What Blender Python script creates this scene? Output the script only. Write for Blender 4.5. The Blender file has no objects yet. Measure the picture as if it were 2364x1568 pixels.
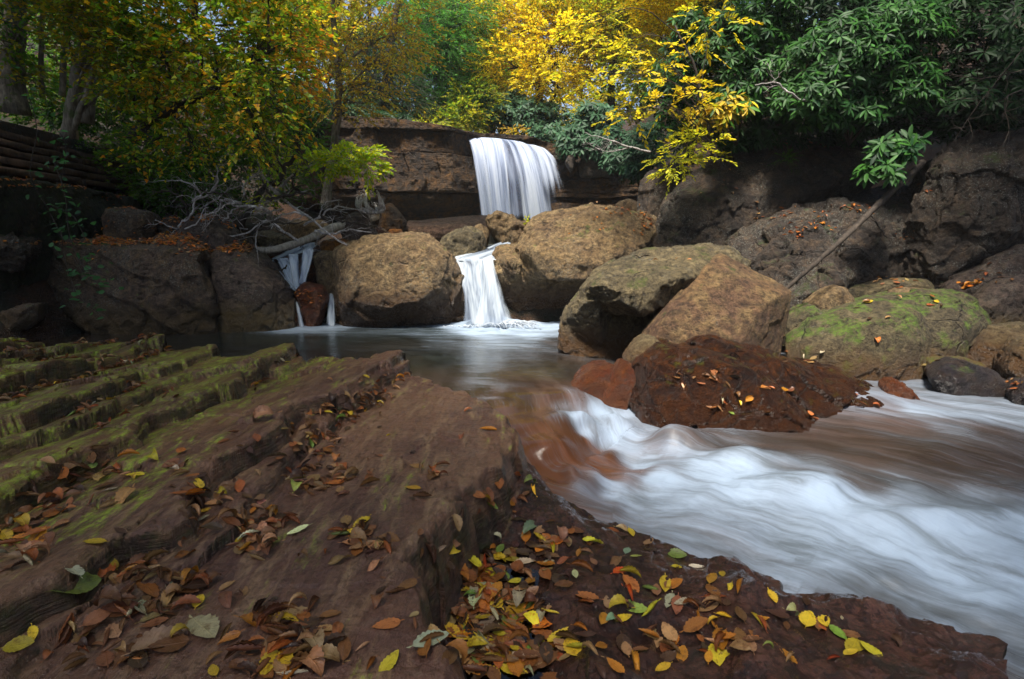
import bpy, bmesh, math, random
import numpy as np
from mathutils import Vector
from mathutils.bvhtree import BVHTree
random.seed(7); RNG = np.random.default_rng(11)
S = bpy.context.scene; COL = S.collection; RAD = math.radians
# ---------------------------------------------------------------- camera and pixel helpers
FPX, PW, PH, HC, HORIZ = 1313.0, 2364.0, 1568.0, 1.3, 560.0
PITCH = math.atan((PH/2-HORIZ)/FPX)
cp, sp = math.cos(PITCH), math.sin(PITCH)
def ray(x, y):
    a = (x-PW/2)/FPX; b = (PH/2-y)/FPX
    return np.array([a, cp+b*sp, -sp+b*cp])
def P(x, y, Y):
    r = ray(x, y); return np.array([0, 0, HC])+r*(Y/r[1])
def PZ(x, y, z):
    r = ray(x, y); return np.array([0, 0, HC])+r*((z-HC)/r[2])
# ---------------------------------------------------------------- noise
def vn(p, seed=0):
    i = np.floor(p).astype(np.int64); f = p-i; u = f*f*f*(f*(f*6-15)+10)
    def h(a, b, c):
        n = (i[:, 0]+a)*73856093 ^ (i[:, 1]+b)*19349663 ^ (i[:, 2]+c)*83492791 ^ (seed*2654435761+977)
        n = ((n ^ (n >> 13))*1274126177) & 0xffffffff; n ^= n >> 16; n = (n*73244475) & 0xffffffff; n ^= n >> 15
        return (n & 0xffff)/32767.5-1
    ux, uy, uz = u[:, 0], u[:, 1], u[:, 2]
    l = lambda a, b, t: a+(b-a)*t
    return l(l(l(h(0,0,0), h(1,0,0), ux), l(h(0,1,0), h(1,1,0), ux), uy), l(l(h(0,0,1), h(1,0,1), ux), l(h(0,1,1), h(1,1,1), ux), uy), uz)
def fbm(p, o=4, seed=0, g=.5, ridged=False):
    r = np.zeros(len(p)); a = 1.0; q = p.copy(); tot = 0
    for k in range(o):
        v = vn(q, seed+k*7)
        if ridged: v = 1-2*np.abs(v)
        r += a*v; tot += a; a *= g; q = q*2.03+np.array([3.7, 1.3, 8.1])
    return r/tot
def sstep(x, a=0., b=1.):
    t = np.clip((x-a)/(b-a), 0, 1); return t*t*(3-2*t)
def rnd3(i, seed, k):
    n = i[:, 0]*73856093 ^ i[:, 1]*19349663 ^ i[:, 2]*83492791 ^ (seed*2654435761+k*40503+977)
    n = ((n ^ (n >> 13))*1274126177) & 0xffffffff; n ^= n >> 16; n = (n*73244475) & 0xffffffff; n ^= n >> 15
    return (n & 0xffff)/65535.
def cells(p, seed=0, flat=False):
    """jittered Voronoi cells: offset from the nearest seed, its lattice id, distance to the border"""
    i0 = np.floor(p).astype(np.int64); b1 = np.full(len(p), 9.); b2 = np.full(len(p), 9.); off = np.zeros(p.shape); idx = np.zeros(p.shape, np.int64)
    for dx in (-1, 0, 1):
        for dy in (-1, 0, 1):
            for dz in ((0,) if flat else (-1, 0, 1)):
                c = i0+np.array([dx, dy, dz]); q = c+.5+.8*(np.stack([rnd3(c, seed, 1), rnd3(c, seed, 2), rnd3(c, seed, 3)], 1)-.5)
                o = p-q
                if flat: o = o*np.array([1, 1, 0.])
                d = (o*o).sum(1)**.5; m = d < b1; b2 = np.where(m, b1, np.minimum(b2, d)); b1 = np.where(m, d, b1); off[m] = o[m]; idx[m] = c[m]
    return off, idx, b2-b1
# ---------------------------------------------------------------- objects
def put(name, v, f, mat, parent=None, origin=None, smooth=True, attrs=None, colors=None, uvs=None):
    v = np.asarray(v, dtype=np.float64).reshape(-1, 3)
    if origin is None:
        if parent is not None: origin = np.array(parent.get('_o', (0, 0, 0)))
        else:
            mn, mx = v.min(0), v.max(0); origin = np.array([(mn[0]+mx[0])/2, (mn[1]+mx[1])/2, mn[2]])
    me = bpy.data.meshes.new(name)
    v = (v-origin).astype(np.float32)
    if isinstance(f, np.ndarray):
        n, k = f.shape
        me.vertices.add(len(v)); me.vertices.foreach_set('co', v.ravel())
        me.loops.add(n*k); me.loops.foreach_set('vertex_index', f.ravel().astype(np.int32))
        me.polygons.add(n); me.polygons.foreach_set('loop_start', np.arange(0, n*k, k, dtype=np.int32))
        me.update(calc_edges=True)
    else:
        me.from_pydata(v.tolist(), [], f)
    me.validate()
    if smooth: me.polygons.foreach_set('use_smooth', np.ones(len(me.polygons), dtype=bool))
    for k, a in (attrs or {}).items():
        at = me.attributes.new(k, 'FLOAT', 'POINT'); at.data.foreach_set('value', np.asarray(a, dtype=np.float32))
    if colors is not None:
        at = me.attributes.new('Col', 'FLOAT_COLOR', 'POINT')
        c = np.ones((len(v), 4), dtype=np.float32); c[:, :3] = colors; at.data.foreach_set('color', c.ravel())
    if uvs is not None:
        at = me.attributes.new('flow', 'FLOAT_VECTOR', 'POINT')
        c = np.zeros((len(v), 3), dtype=np.float32); c[:, :uvs.shape[1]] = uvs; at.data.foreach_set('vector', c.ravel())
    me.materials.append(mat)
    o = bpy.data.objects.new(name, me); COL.objects.link(o)
    if parent is not None: o.parent = parent
    else: o.location = origin
    o['_o'] = [float(q) for q in origin]
    return o
def root(name, loc, label, cat, group=None):
    o = bpy.data.objects.new(name, None); COL.objects.link(o); o.empty_display_size = .2
    o.location = loc; o['_o'] = [float(q) for q in loc]; return tag(o, label, cat, group)
def tag(o, label=None, cat=None, group=None, kind=None):
    if label: o['label'] = label
    if cat: o['category'] = cat
    if group: o['group'] = group
    if kind: o['kind'] = kind
    return o
class Acc:
    def __init__(s): s.v = []; s.f = []; s.c = []; s.n = 0
    def add(s, v, f, c=None):
        s.v.append(v); s.f.append(f+s.n); s.n += len(v)
        if c is not None: s.c.append(c)
    def V(s): return np.concatenate(s.v)
    def Fc(s): return np.concatenate(s.f)
def tube(acc, pts, rad, k=6, seed=0, knob=0.0):
    pts = np.asarray(pts, float); n = len(pts); rad = np.broadcast_to(np.asarray(rad, float), (n,)) if np.ndim(rad) == 0 else np.asarray(rad, float)
    T = np.gradient(pts, axis=0); T /= np.linalg.norm(T, axis=1)[:, None]+1e-9
    ref = np.array([0.3, 1, .2]) if abs(T[0][2]) > .7 else np.array([0, 0, 1.])
    A = np.cross(T, ref); A /= np.linalg.norm(A, axis=1)[:, None]+1e-9; B = np.cross(T, A)
    an = np.arange(k)*2*math.pi/k
    ring = pts[:, None, :]+rad[:, None, None]*(np.cos(an)[None, :, None]*A[:, None, :]+np.sin(an)[None, :, None]*B[:, None, :])
    v = ring.reshape(-1, 3)
    if knob: v = v+(np.repeat(rad, k)*knob*fbm(v*6/max(rad.max(), .02)*.15, 3, seed))[:, None]*((v-np.repeat(pts, k, 0))/np.repeat(rad, k)[:, None])
    i = np.arange(n-1)[:, None]*k+np.arange(k)[None, :]; j = np.arange(n-1)[:, None]*k+(np.arange(k)[None, :]+1) % k
    f = np.stack([i, j, j+k, i+k], -1).reshape(-1, 4)
    tip = len(v); cv = np.concatenate([v, pts[-1:]+T[-1:]*rad[-1]*.5, pts[:1]])
    cap = [[(n-1)*k+a, (n-1)*k+(a+1) % k, tip, tip] for a in range(k)]
    acc.add(cv, f)
    # caps as degenerate-free tris kept as quads sharing the midpoint pair
    if k % 2 == 0:
        for a in range(0, k, 2):
            q = np.array([[(n-1)*k+a, (n-1)*k+(a+1) % k, (n-1)*k+(a+2) % k, tip]]); acc.f.append(q+acc.n-len(cv))
            q = np.array([[(a+2) % k, (a+1) % k, a, tip+1]]); acc.f.append(q+acc.n-len(cv))
def spline(pts, n):
    pts = np.asarray(pts, float); m = len(pts)
    if m == 2: t = np.linspace(0, 1, n)[:, None]; return pts[0]*(1-t)+pts[1]*t
    ext = np.vstack([2*pts[0]-pts[1], pts, 2*pts[-1]-pts[-2]]); out = []
    for t in np.linspace(0, m-1-1e-6, n):
        i = int(t); u = t-i; a, b, c, d = ext[i:i+4]
        out.append(.5*((2*b)+(-a+c)*u+(2*a-5*b+4*c-d)*u*u+(-a+3*b-3*c+d)*u**3))
    return np.array(out)
# ---------------------------------------------------------------- materials
class NT:
    def __init__(s, name):
        s.m = bpy.data.materials.new(name); s.m.use_nodes = True; s.t = s.m.node_tree; s.t.nodes.clear()
        s.out = s.t.nodes.new('ShaderNodeOutputMaterial')
    def n(s, typ, props=None, **inp):
        nd = s.t.nodes.new('ShaderNode'+typ)
        for k, v in (props or {}).items(): setattr(nd, k, v)
        for k, v in inp.items():
            k = int(k[1:]) if k[0] == 'i' and k[1:].isdigit() else k.replace('_', ' ')
            s.set(nd.inputs[k], v)
        return nd
    def set(s, sock, v):
        if hasattr(v, 'is_output') or isinstance(v, bpy.types.NodeSocket): s.t.links.new(v, sock)
        elif isinstance(v, bpy.types.Node): s.t.links.new(v.outputs[0], sock)
        elif isinstance(v, tuple) and len(v) == 3 and sock.type == 'RGBA': sock.default_value = (*v, 1)
        else: sock.default_value = v
    def math(s, op, a, b=0.0, clamp=False):
        return s.n('Math', dict(operation=op, use_clamp=clamp), i0=a, i1=b).outputs[0]
    def noise(s, vec, scale, det=4, rough=.55, dist=0.0):
        return s.n('TexNoise', None, Vector=vec, Scale=scale, Detail=float(det), Roughness=rough, Distortion=dist).outputs[0]
    def ramp(s, fac, a, b):
        return s.n('MapRange', dict(interpolation_type='SMOOTHSTEP'), Value=fac, i1=a, i2=b).outputs[0]
    def mix(s, f, a, b):
        nd = s.t.nodes.new('ShaderNodeMix'); nd.data_type = 'RGBA'
        s.set(nd.inputs[0], f); s.set(nd.inputs[6], a); s.set(nd.inputs[7], b); return nd.outputs[2]
    def mul(s, f, a, b):
        nd = s.t.nodes.new('ShaderNodeMix'); nd.data_type = 'RGBA'; nd.blend_type = 'MULTIPLY'
        s.set(nd.inputs[0], f); s.set(nd.inputs[6], a); s.set(nd.inputs[7], b); return nd.outputs[2]
    def scalev(s, vec, sc):
        return s.n('Mapping', None, Vector=vec, Scale=sc).outputs[0]
    def done(s, sh):
        s.t.links.new(sh.outputs[0] if isinstance(sh, bpy.types.Node) else sh, s.out.inputs[0]); return s.m
def rock_mat(name, c1, c2, c3, moss=0., lichen=0., wet=-9., wetc=(.10, .035, .012), rough=.75, sc=1., strata=0., mossc=(.10, .16, .015), bump=1., dark=.5, under=0.):
    rough *= .74
    def adj(c): a = sum(c)/3; return tuple(max(.003, (a+(q-a)*1.6)*.50) for q in c)
    c1, c2, c3 = adj(c1), adj(c2), adj(c3)
    m = NT(name); geo = m.n('NewGeometry'); pos = geo.outputs['Position']; nrm = geo.outputs['Normal']
    big = m.noise(pos, 1.1*sc, 4); mid = m.noise(pos, 5*sc, 6, .6); fine = m.noise(pos, 34*sc, 6, .7); gr = m.noise(pos, 150*sc, 3, .7)
    col = m.mix(m.ramp(big, .38, .62), c1, c2)
    col = m.mix(m.ramp(mid, .42, .66), col, c3)
    cav = m.noise(pos, 13*sc, 8, .78); col = m.mul(.9, col, m.mix(m.ramp(cav, .34, .66), (.26, .24, .22), (1.8, 1.76, 1.68)))
    # dark mineral staining and pale grain
    st = m.noise(m.scalev(pos, (1.3, 1.3, .45)), 2.2*sc, 6, .65)
    col = m.mul(m.math('MULTIPLY', m.ramp(st, .5, .72), dark), col, (.28, .24, .22))
    col = m.mul(m.ramp(fine, .52, .36), col, (.55, .52, .5))
    col = m.mul(.9, col, m.n('CombineColor', None, i0=m.math('ADD', gr, .5), i1=m.math('ADD', gr, .5), i2=m.math('ADD', gr, .5)).outputs[0])
    pits = m.n('TexVoronoi', dict(feature='F1'), Vector=pos, Scale=22*sc, Randomness=1.0).outputs[0]
    pit = m.math('MULTIPLY', m.ramp(pits, .28, .05), m.ramp(mid, .45, .6))
    col = m.mul(m.math('MULTIPLY', pit, .75), col, (.2, .16, .14))
    if lichen > 0:
        v = m.n('TexVoronoi', dict(feature='F1'), Vector=m.n('VectorMath', dict(operation='ADD'), i0=pos, i1=m.n('TexNoise', None, Vector=pos, Scale=30.*sc).outputs[1]).outputs[0], Scale=9*sc).outputs[0]
        lm = m.math('MULTIPLY', m.ramp(v, .33, .22), m.ramp(m.noise(pos, 2.6*sc, 5, .65), .66-lichen*.22, .74-lichen*.22))
        lm2 = m.math('MULTIPLY', m.ramp(m.noise(pos, 45*sc, 4, .7), .56, .64), m.ramp(m.noise(pos, 1.7*sc, 4, .6), .62-lichen*.2, .72-lichen*.2))
        col = m.mix(m.math('MULTIPLY', m.math('MAXIMUM', lm, lm2), .8), col, (.24, .25, .215))
    nz = m.n('SeparateXYZ', None, Vector=nrm).outputs[2]
    if moss > 0:
        mm = m.math('ADD', m.noise(pos, 3.2*sc, 6, .65), m.math('MULTIPLY', nz, .10))
        mm = m.math('MULTIPLY', m.ramp(mm, .74-moss*.34, .86-moss*.34), m.ramp(m.noise(pos, 28*sc, 5, .7), .34, .58))
        mc = m.mix(m.ramp(m.noise(pos, 11*sc, 3), .35, .65), mossc, tuple(q*.45 for q in mossc))
        col = m.mix(m.math('MULTIPLY', mm, .92), col, mc)
    rg = m.math('ADD', rough, m.math('MULTIPLY', fine, .2))
    z = m.n('SeparateXYZ', None, Vector=pos).outputs[2]
    wm = m.ramp(m.math('ADD', z, m.math('MULTIPLY', mid, -.35)), wet, wet-.42)
    col = m.mix(m.math('MULTIPLY', wm, .85), col, m.mul(.6, wetc, m.mix(mid, (.35, .35, .35), (1.4, 1.4, 1.4))))
    rg = m.math('SUBTRACT', rg, m.math('MULTIPLY', wm, rough*.62))
    hgt = m.math('ADD', m.math('MULTIPLY', mid, .5), m.math('ADD', m.math('ADD', m.math('MULTIPLY', fine, .34), m.math('MULTIPLY', cav, .6)), m.math('MULTIPLY', gr, .07)))
    hgt = m.math('SUBTRACT', hgt, m.math('MULTIPLY', pit, .12))
    if strata > 0:
        w = m.noise(m.scalev(pos, (.8, .8, 9)), 2.2, 4, .6); hgt = m.math('ADD', hgt, m.math('MULTIPLY', w, strata))
    cr = m.n('TexVoronoi', dict(feature='DISTANCE_TO_EDGE'), Vector=m.n('VectorMath', dict(operation='ADD'), i0=pos, i1=m.n('VectorMath', dict(operation='SCALE'), i0=m.n('TexNoise', None, Vector=pos, Scale=3.).outputs[1], Scale=.35).outputs[0]).outputs[0], Scale=.9*sc).outputs[0]
    crm = m.math('MULTIPLY', m.ramp(cr, .012, 0.), m.ramp(big, .52, .62))
    hgt = m.math('SUBTRACT', hgt, m.math('MULTIPLY', crm, .35)); col = m.mul(m.math('MULTIPLY', crm, .7), col, (.12, .1, .1))
    b = m.n('Bump', None, Strength=1.*bump, Distance=.11/sc, Height=hgt)
    return m.done(m.n('BsdfPrincipled', None, Base_Color=col, Roughness=rg, Normal=b.outputs[0]))
def leaf_mat(name, trans=.45, rough=.5, spec=.35, gain=1.0):
    m = NT(name); a = m.n('Attribute', dict(attribute_name='Col')).outputs[0]
    geo = m.n('NewGeometry'); nz = m.noise(geo.outputs['Position'], 60., 2)
    c = m.mul(.6, a, m.mix(nz, (.6, .6, .6), (1.3*gain, 1.3*gain, 1.3*gain)))
    p = m.n('BsdfPrincipled', None, Base_Color=c, Roughness=rough, Specular_IOR_Level=spec)
    t = m.n('BsdfTranslucent', None, Color=m.mul(1., c, (1.25, 1.25, 1.)))
    return m.done(m.n('MixShader', None, Fac=trans, i1=p.outputs[0], i2=t.outputs[0]))
def bark_mat(name, c1, c2, sc=1., moss=0.):
    m = NT(name); pos = m.n('NewGeometry').outputs['Position']
    w = m.noise(m.scalev(pos, (9*sc, 9*sc, 2*sc)), 3., 6, .7); b2 = m.noise(pos, 3.*sc, 4)
    col = m.mix(m.ramp(w, .35, .65), c1, c2); col = m.mix(m.ramp(b2, .55, .7), col, tuple(min(1, q*1.8) for q in c2))
    if moss: col = m.mix(m.math('MULTIPLY', m.ramp(m.noise(pos, 4., 5), .6-moss*.2, .7-moss*.2), .8), col, (.05, .08, .012))
    b = m.n('Bump', None, Strength=.8, Distance=.02, Height=w)
    return m.done(m.n('BsdfPrincipled', None, Base_Color=col, Roughness=.85, Normal=b.outputs[0]))
M = {}
TAN = ((.35, .265, .175), (.245, .18, .125), (.44, .35, .24))
M['tan'] = rock_mat('tan_sandstone', *TAN, moss=.25, lichen=.25, wet=.58, wetc=(.055, .024, .009), rough=.6)
M['tan_up'] = rock_mat('tan_sandstone_dry', *TAN, moss=.12, lichen=.25, wet=-3, sc=1.1)
M['block'] = rock_mat('brown_block_sandstone', (.16, .115, .088), (.12, .088, .07), (.2, .15, .105), moss=.25, lichen=.75, wet=.38, wetc=(.11, .07, .028), rough=.7)
M['wedge'] = rock_mat('purple_grey_sandstone', (.17, .135, .12), (.13, .10, .088), (.21, .17, .14), moss=.1, lichen=.5, wet=.45, wetc=(.10, .065, .02))
M['red'] = rock_mat('wet_red_sandstone', (.075, .032, .018), (.038, .018, .013), (.16, .070, .028), moss=.3, wet=-.05, wetc=(.07, .026, .010), rough=.34, mossc=(.16, .17, .02), sc=1.9, bump=1.5)
M['rust'] = rock_mat('rust_stained_rock', (.13, .045, .014), (.08, .03, .011), (.17, .075, .02), wet=.1, wetc=(.14, .04, .01), rough=.38, sc=1.5)
M['mossy'] = rock_mat('moss_covered_sandstone', (.19, .165, .11), (.14, .12, .085), (.23, .2, .14), moss=.62, lichen=.15, wet=.12, wetc=(.13, .06, .018), mossc=(.13, .22, .018))
M['lichen'] = rock_mat('lichen_dark_boulder', (.105, .082, .066), (.06, .048, .042), (.145, .11, .084), moss=.35, lichen=.8, wet=-3, mossc=(.05, .08, .012), dark=.8)
M['rim'] = rock_mat('grey_topped_boulder', (.26, .22, .15), (.18, .155, .11), (.34, .29, .2), moss=.34, lichen=.45, wet=.32, wetc=(.10, .045, .015), mossc=(.10, .12, .018))
M['r2'] = rock_mat('pinkish_tan_boulder', (.29, .20, .13), (.21, .14, .105), (.34, .255, .165), moss=.22, lichen=.2, wet=-.05, wetc=(.12, .06, .03), mossc=(.08, .12, .015))
M['cliff'] = rock_mat('cliff_sandstone', (.12, .075, .042), (.06, .042, .030), (.19, .105, .042), moss=.14, lichen=.15, wet=-3, strata=.25, sc=.6, dark=.9, bump=1.3)
M['slab'] = rock_mat('pink_sandstone_slab', (.32, .22, .17), (.26, .18, .14), (.34, .25, .19), wet=-3, dark=.3)
M['ochre'] = rock_mat('ochre_rock', (.36, .17, .06), (.28, .14, .06), (.4, .22, .1), moss=.1, wet=-3, rough=.5)
M['wetdark'] = rock_mat('wet_dark_rock', (.05, .04, .045), (.035, .03, .035), (.08, .06, .05), moss=.2, wet=-.1, wetc=(.03, .015, .01), rough=.3, sc=1.6)
M['bark'] = bark_mat('grey_bark', (.085, .07, .055), (.21, .18, .14), moss=.15)
M['bark_dark'] = bark_mat('dark_bark', (.02, .015, .012), (.05, .038, .028))
M['dead'] = bark_mat('bleached_wood', (.22, .20, .19), (.50, .46, .44), 1.5)
M['drift'] = bark_mat('weathered_log_wood', (.22, .19, .15), (.42, .37, .3), 1.2)
M['log'] = bark_mat('grey_log_wood', (.022, .016, .012), (.07, .052, .038), 1.)
M['timber'] = bark_mat('old_timber', (.05, .028, .018), (.10, .06, .035), .8)
M['mosswall'] = rock_mat('mossy_wall', (.05, .04, .02), (.035, .03, .016), (.10, .085, .055), moss=1.0, wet=-3, mossc=(.028, .042, .006), sc=1.4, bump=1.5)
M['leaf'] = leaf_mat('thin_leaf', .55)
M['rhodo'] = leaf_mat('leathery_leaf', .2, .5, .22)
M['litter'] = leaf_mat('dry_leaf', .1, .65, .2)
def nrm3(a): return a/(np.linalg.norm(a)+1e-9)
# ---------------------------------------------------------------- rocks
SOLID = []   # (verts world, faces) used for scattering leaves
def hull_faces(pts, cuts=0, seed=0):
    bm = bmesh.new()
    for p in pts: bm.verts.new(p)
    r = bmesh.ops.convex_hull(bm, input=bm.verts)
    dead = [e for e in r['geom_interior'] if isinstance(e, bmesh.types.BMVert)]
    if dead: bmesh.ops.delete(bm, geom=list(set(dead)), context='VERTS')
    if cuts:
        cr_ = np.random.default_rng(seed+4000); A = np.array([tuple(q.co) for q in bm.verts]); size = np.ptp(A, axis=0).max()
        for _ in range(cuts):
            nn = nrm3(cr_.normal(size=3)); A = np.array([tuple(q.co) for q in bm.verts]); top = (A@nn).max(); pc = nn*(top-cr_.uniform(.01, .05)*size)
            bmesh.ops.bisect_plane(bm, geom=bm.verts[:]+bm.edges[:]+bm.faces[:], plane_co=pc, plane_no=nn, clear_outer=True)
            be = [e for e in bm.edges if e.is_boundary]
            if be: bmesh.ops.holes_fill(bm, edges=be, sides=0)
    bmesh.ops.triangulate(bm, faces=bm.faces)
    bm.verts.ensure_lookup_table(); bm.verts.index_update()
    v = [tuple(q.co) for q in bm.verts]; f = [[q.index for q in fc.verts] for fc in bm.faces]; bm.free()
    return v, f
def remeshed(parts, voxel, smooth_it):
    v = []; f = []
    for pv, pf in parts:
        f += [[i+len(v) for i in q] for q in pf]; v += pv
    me = bpy.data.meshes.new('tmp'); me.from_pydata(v, [], f)
    o = bpy.data.objects.new('tmp', me); COL.objects.link(o)
    md = o.modifiers.new('r', 'REMESH'); md.mode = 'VOXEL'; md.voxel_size = voxel
    sm = o.modifiers.new('s', 'SMOOTH'); sm.factor = .6; sm.iterations = smooth_it
    dg = bpy.context.evaluated_depsgraph_get(); ev = o.evaluated_get(dg); m2 = ev.to_mesh()
    V = np.empty(len(m2.vertices)*3, dtype=np.float32); m2.vertices.foreach_get('co', V); V = V.reshape(-1, 3).astype(float)
    N = np.empty(len(m2.vertices)*3, dtype=np.float32); m2.vertices.foreach_get('normal', N); N = N.reshape(-1, 3).astype(float)
    n = len(m2.polygons); F = np.empty(n*4, dtype=np.int32); m2.polygons.foreach_get('vertices', F) if len(m2.loops) == n*4 else None
    F = F.reshape(-1, 4)
    ev.to_mesh_clear(); bpy.data.objects.remove(o); bpy.data.meshes.remove(me)
    return V, N, F
def rock(name, label, mat, Y, outline, front=(), thick=None, voxel=None, rough=1., soft=6, more=(), seed=1, cat='boulder', group=None, sink=.25, strata=None, under=None, cracks=1.):
    """outline: px points at depth Y (optional 3rd value = own depth); front: px points nearer; more: further (outline, front, Y, thick) hulls"""
    parts = []
    for (Y_, out_, fr_, th_) in [(Y, outline, front, thick)]+list(more):
        o3 = np.array([P(q[0], q[1], q[2] if len(q) > 2 else Y_) for q in out_]); c = o3.mean(0)
        w = np.ptp(o3[:, 0]); hgt = np.ptp(o3[:, 2]); th = th_ if th_ else .7*max(hgt, w*.6)
        pts = [p for p in o3]
        for p in o3:                         # back ring, narrower
            q = c+(p-c)*.72; q = q.copy(); q[1] = p[1]+th; q[0] *= 1+.5*th/Y_; pts.append(q)
        if fr_:
            pts += [P(q[0], q[1], q[2] if len(q) > 2 else Y_-.3*th) for q in fr_]
        else:
            for p in o3:
                q = c+(p-c)*.66; q = q.copy(); q[1] = Y_-.28*th; pts.append(q)
        zmin = o3[:, 2].min()
        for p in list(pts):                  # foot below the ground or water
            if p[2] < zmin+.22*hgt: q = p.copy(); q[2] = zmin-sink; pts.append(q)
        parts.append(hull_faces(pts, int(16*rough), seed+len(parts)*31))
    vox = voxel or max(.011, Y*.0026)
    V, N, F = remeshed(parts, vox, max(2, soft-2))
    cc = V.mean(0); V = cc+(V-cc)*1.04
    sz = np.ptp(V, axis=0).max(); L = min(sz*.35, .55)
    off = np.array([seed*3.3, seed*1.7, seed*.9])
    d = .018*sz**.7*fbm(V/L+off, 3, seed)+.013*fbm(V/(L*.28)+off, 4, seed+3, .6)
    d += -.016*rough*cracks*np.clip(1-np.abs(fbm(V/(L*.9)+off*2, 3, seed+9))/.045, 0, 1)**1.3
    sc_ = min(.5, max(.16, sz*.24)); wp = V/sc_+off+.35*np.stack([fbm(V/sc_*1.3, 2, seed+k) for k in (1, 2, 3)], 1)
    for fs_, am_ in ((1., 1.), (2.3, .45)):
        o_, i_, e_ = cells(wp*fs_, seed+int(fs_*3)); rd = np.stack([rnd3(i_, seed, 5), rnd3(i_, seed, 6), rnd3(i_, seed, 7)], 1)*2-1
        d += .42*rough*am_*sc_*(.20*(o_*rd).sum(1)+.10*(rnd3(i_, seed, 8)-.5)-.07*np.clip(1-e_/.06, 0, 1)*(rnd3(i_, seed, 9) > .35))
    fl = fbm(V/(L*.45)-off, 2, seed+5); d += .018*rough*(np.round(fl*4)/4-fl)      # small broken facets
    if strata:
        bed = np.array(strata[0], float); bed /= np.linalg.norm(bed); s = V@bed/strata[1]+.5*fbm(V/.7+off, 3, seed+2)
        fr = s-np.floor(s); d += strata[2]*(sstep(fr, 0, .18)-fr)*(.5+.5*vn(np.stack([np.floor(s), V[:, 0]*.8, V[:, 1]*.8], 1), seed+6))*2
    V = V+N*d[:, None]*rough
    V += N*(.004*fbm(V*38, 3, seed))[:, None]
    o = put(name, V, F, mat); tag(o, label, cat, group); SOLID.append((V, F, o)); return o
R = rock
G1 = 'boulders damming the pool'
R('boulder', 'big tan pitted boulder in the middle between the two small cascades', M['tan'], 9.25,
  [(770,575),(801,564),(844,554),(897,551),(937,537),(987,543),(1021,572),(1047,592),(1063,631),(1066,698),(1073,741,9.5),(1021,752,9.5),(854,752,9.3),(794,749,9.2),(775,690)],
  [(797,590,8.75),(795,690,8.65),(835,718,8.65),(900,708,8.5),(975,688,8.55),(1005,645,8.6),(1016,600,8.8),(950,562,8.85),(870,575,8.75)], 1.1, seed=3, soft=5,
  more=[(9.5, [(727,598),(735,580),(767,573),(790,580),(800,640),(795,750),(765,700),(741,664)], [(748,600,9.3),(790,740,9.2)], .8)], voxel=.02)
R('boulder', 'long low brown block with a mossy leaf covered top left of the pool', M['block'], 8.7,
  [(100,566),(170,560),(240,563),(427,560),(473,577),(492,640),(500,658),(503,764,8.5),(333,774,8.3),(262,745,8.3),(170,740,8.4),(110,720,8.5),(96,650,8.6)],
  [(300,578,8.2),(455,588,8.15),(490,655,8.2),(496,752,8.3),(335,764,8.15),(300,700,8.05),(380,700,8.0),(200,600,8.35)], 1.3, seed=5, soft=3, voxel=.02,
  strata=((.5,.3,.8), .5, .05))
R('boulder', 'purple grey wedge boulder with a steep sloping shoulder, left of the left cascade', M['wedge'], 9.0,
  [(474,580),(520,566),(556,556),(582,573),(618,615),(650,650),(676,672),(676,735,8.8),(655,756,8.7),(600,766,8.5),(503,764,8.4),(494,680,8.6)],
  [(487,598,8.45),(533,622,8.35),(600,660,8.35),(655,698,8.5),(662,742,8.55),(600,756,8.35),(506,756,8.25),(500,640,8.3)], 1.0, seed=8, soft=3, voxel=.02)
R('rock', 'rust red rock carpeted with wet leaves between the left cascades', M['rust'], 9.1,
  [(677,673),(701,652),(751,660),(758,696),(727,731),(704,752),(688,722)], [(690,690,8.9),(730,672,8.85),(745,700,8.9),(712,735,8.95)], .6, seed=9)
R('rock', 'low dark red rock at the foot of the wedge boulder beside the left cascade', M['red'], 9.0,
  [(664,700),(676,690),(693,720),(702,756),(664,758),(660,735)], (), .5, seed=10)
R('boulder', 'wide tan layered boulder right of the middle cascade', M['tan'], 9.9,
  [(1135,604,9.5),(1150,585,9.5),(1185,562),(1300,560),(1480,545),(1490,590),(1470,640),(1345,690),(1312,738,9.8),(1200,740,9.8),(1165,695,9.7),(1148,640,9.6)],
  [(1150,606,9.3),(1180,625,9.2),(1300,650,9.35),(1400,640,9.35)], 1.0, seed=12, soft=4, voxel=.02,
  more=[(9.9, [(1190,572,9.5),(1205,545),(1232,511),(1262,491),(1330,482),(1390,477),(1442,478),(1482,489),(1512,515),(1512,552),(1490,573,9.2),(1440,583,9.1),(1345,602,9.0),(1270,608,9.0),(1215,590,9.2)],
     [(1225,580,8.95),(1290,600,8.8),(1400,588,8.8),(1300,520,9.4),(1420,500,9.5)], 1.4), (9.7, [(1140,600),(1155,572),(1190,558),(1225,590),(1215,640),(1180,650),(1150,630)], [(1180,600,9.1),(1200,620,9.05)], .6)])
R('rock', 'orange streaked wet rock left of the top of the middle cascade', M['rim'], 10.0,
  [(1008,560),(1022,545),(1050,533),(1088,522),(1112,533),(1122,560),(1112,582),(1090,590),(1050,590),(1025,578)], (), .6, seed=14, rough=1.2)
R('rock', 'tan rock squeezed behind the orange streaked rock above the cascade', M['tan_up'], 10.6,
  [(1086,540),(1096,522),(1112,516),(1128,526),(1130,550),(1118,572),(1095,572)], (), .5, seed=15)
R('rock', 'long flat pink slab lying below the big waterfall', M['slab'], 12.5,
  [(925,530),(945,512,13),(1125,498,14.),(1140,512),(1118,532),(1020,548),(925,556)], [(935,528,12.1),(1020,530,12.0),(1110,520,12.2),(960,552,12.2)], 2.0, seed=16, rough=.6, strata=((0,.1,1), .25, .04), sink=.5)
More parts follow.
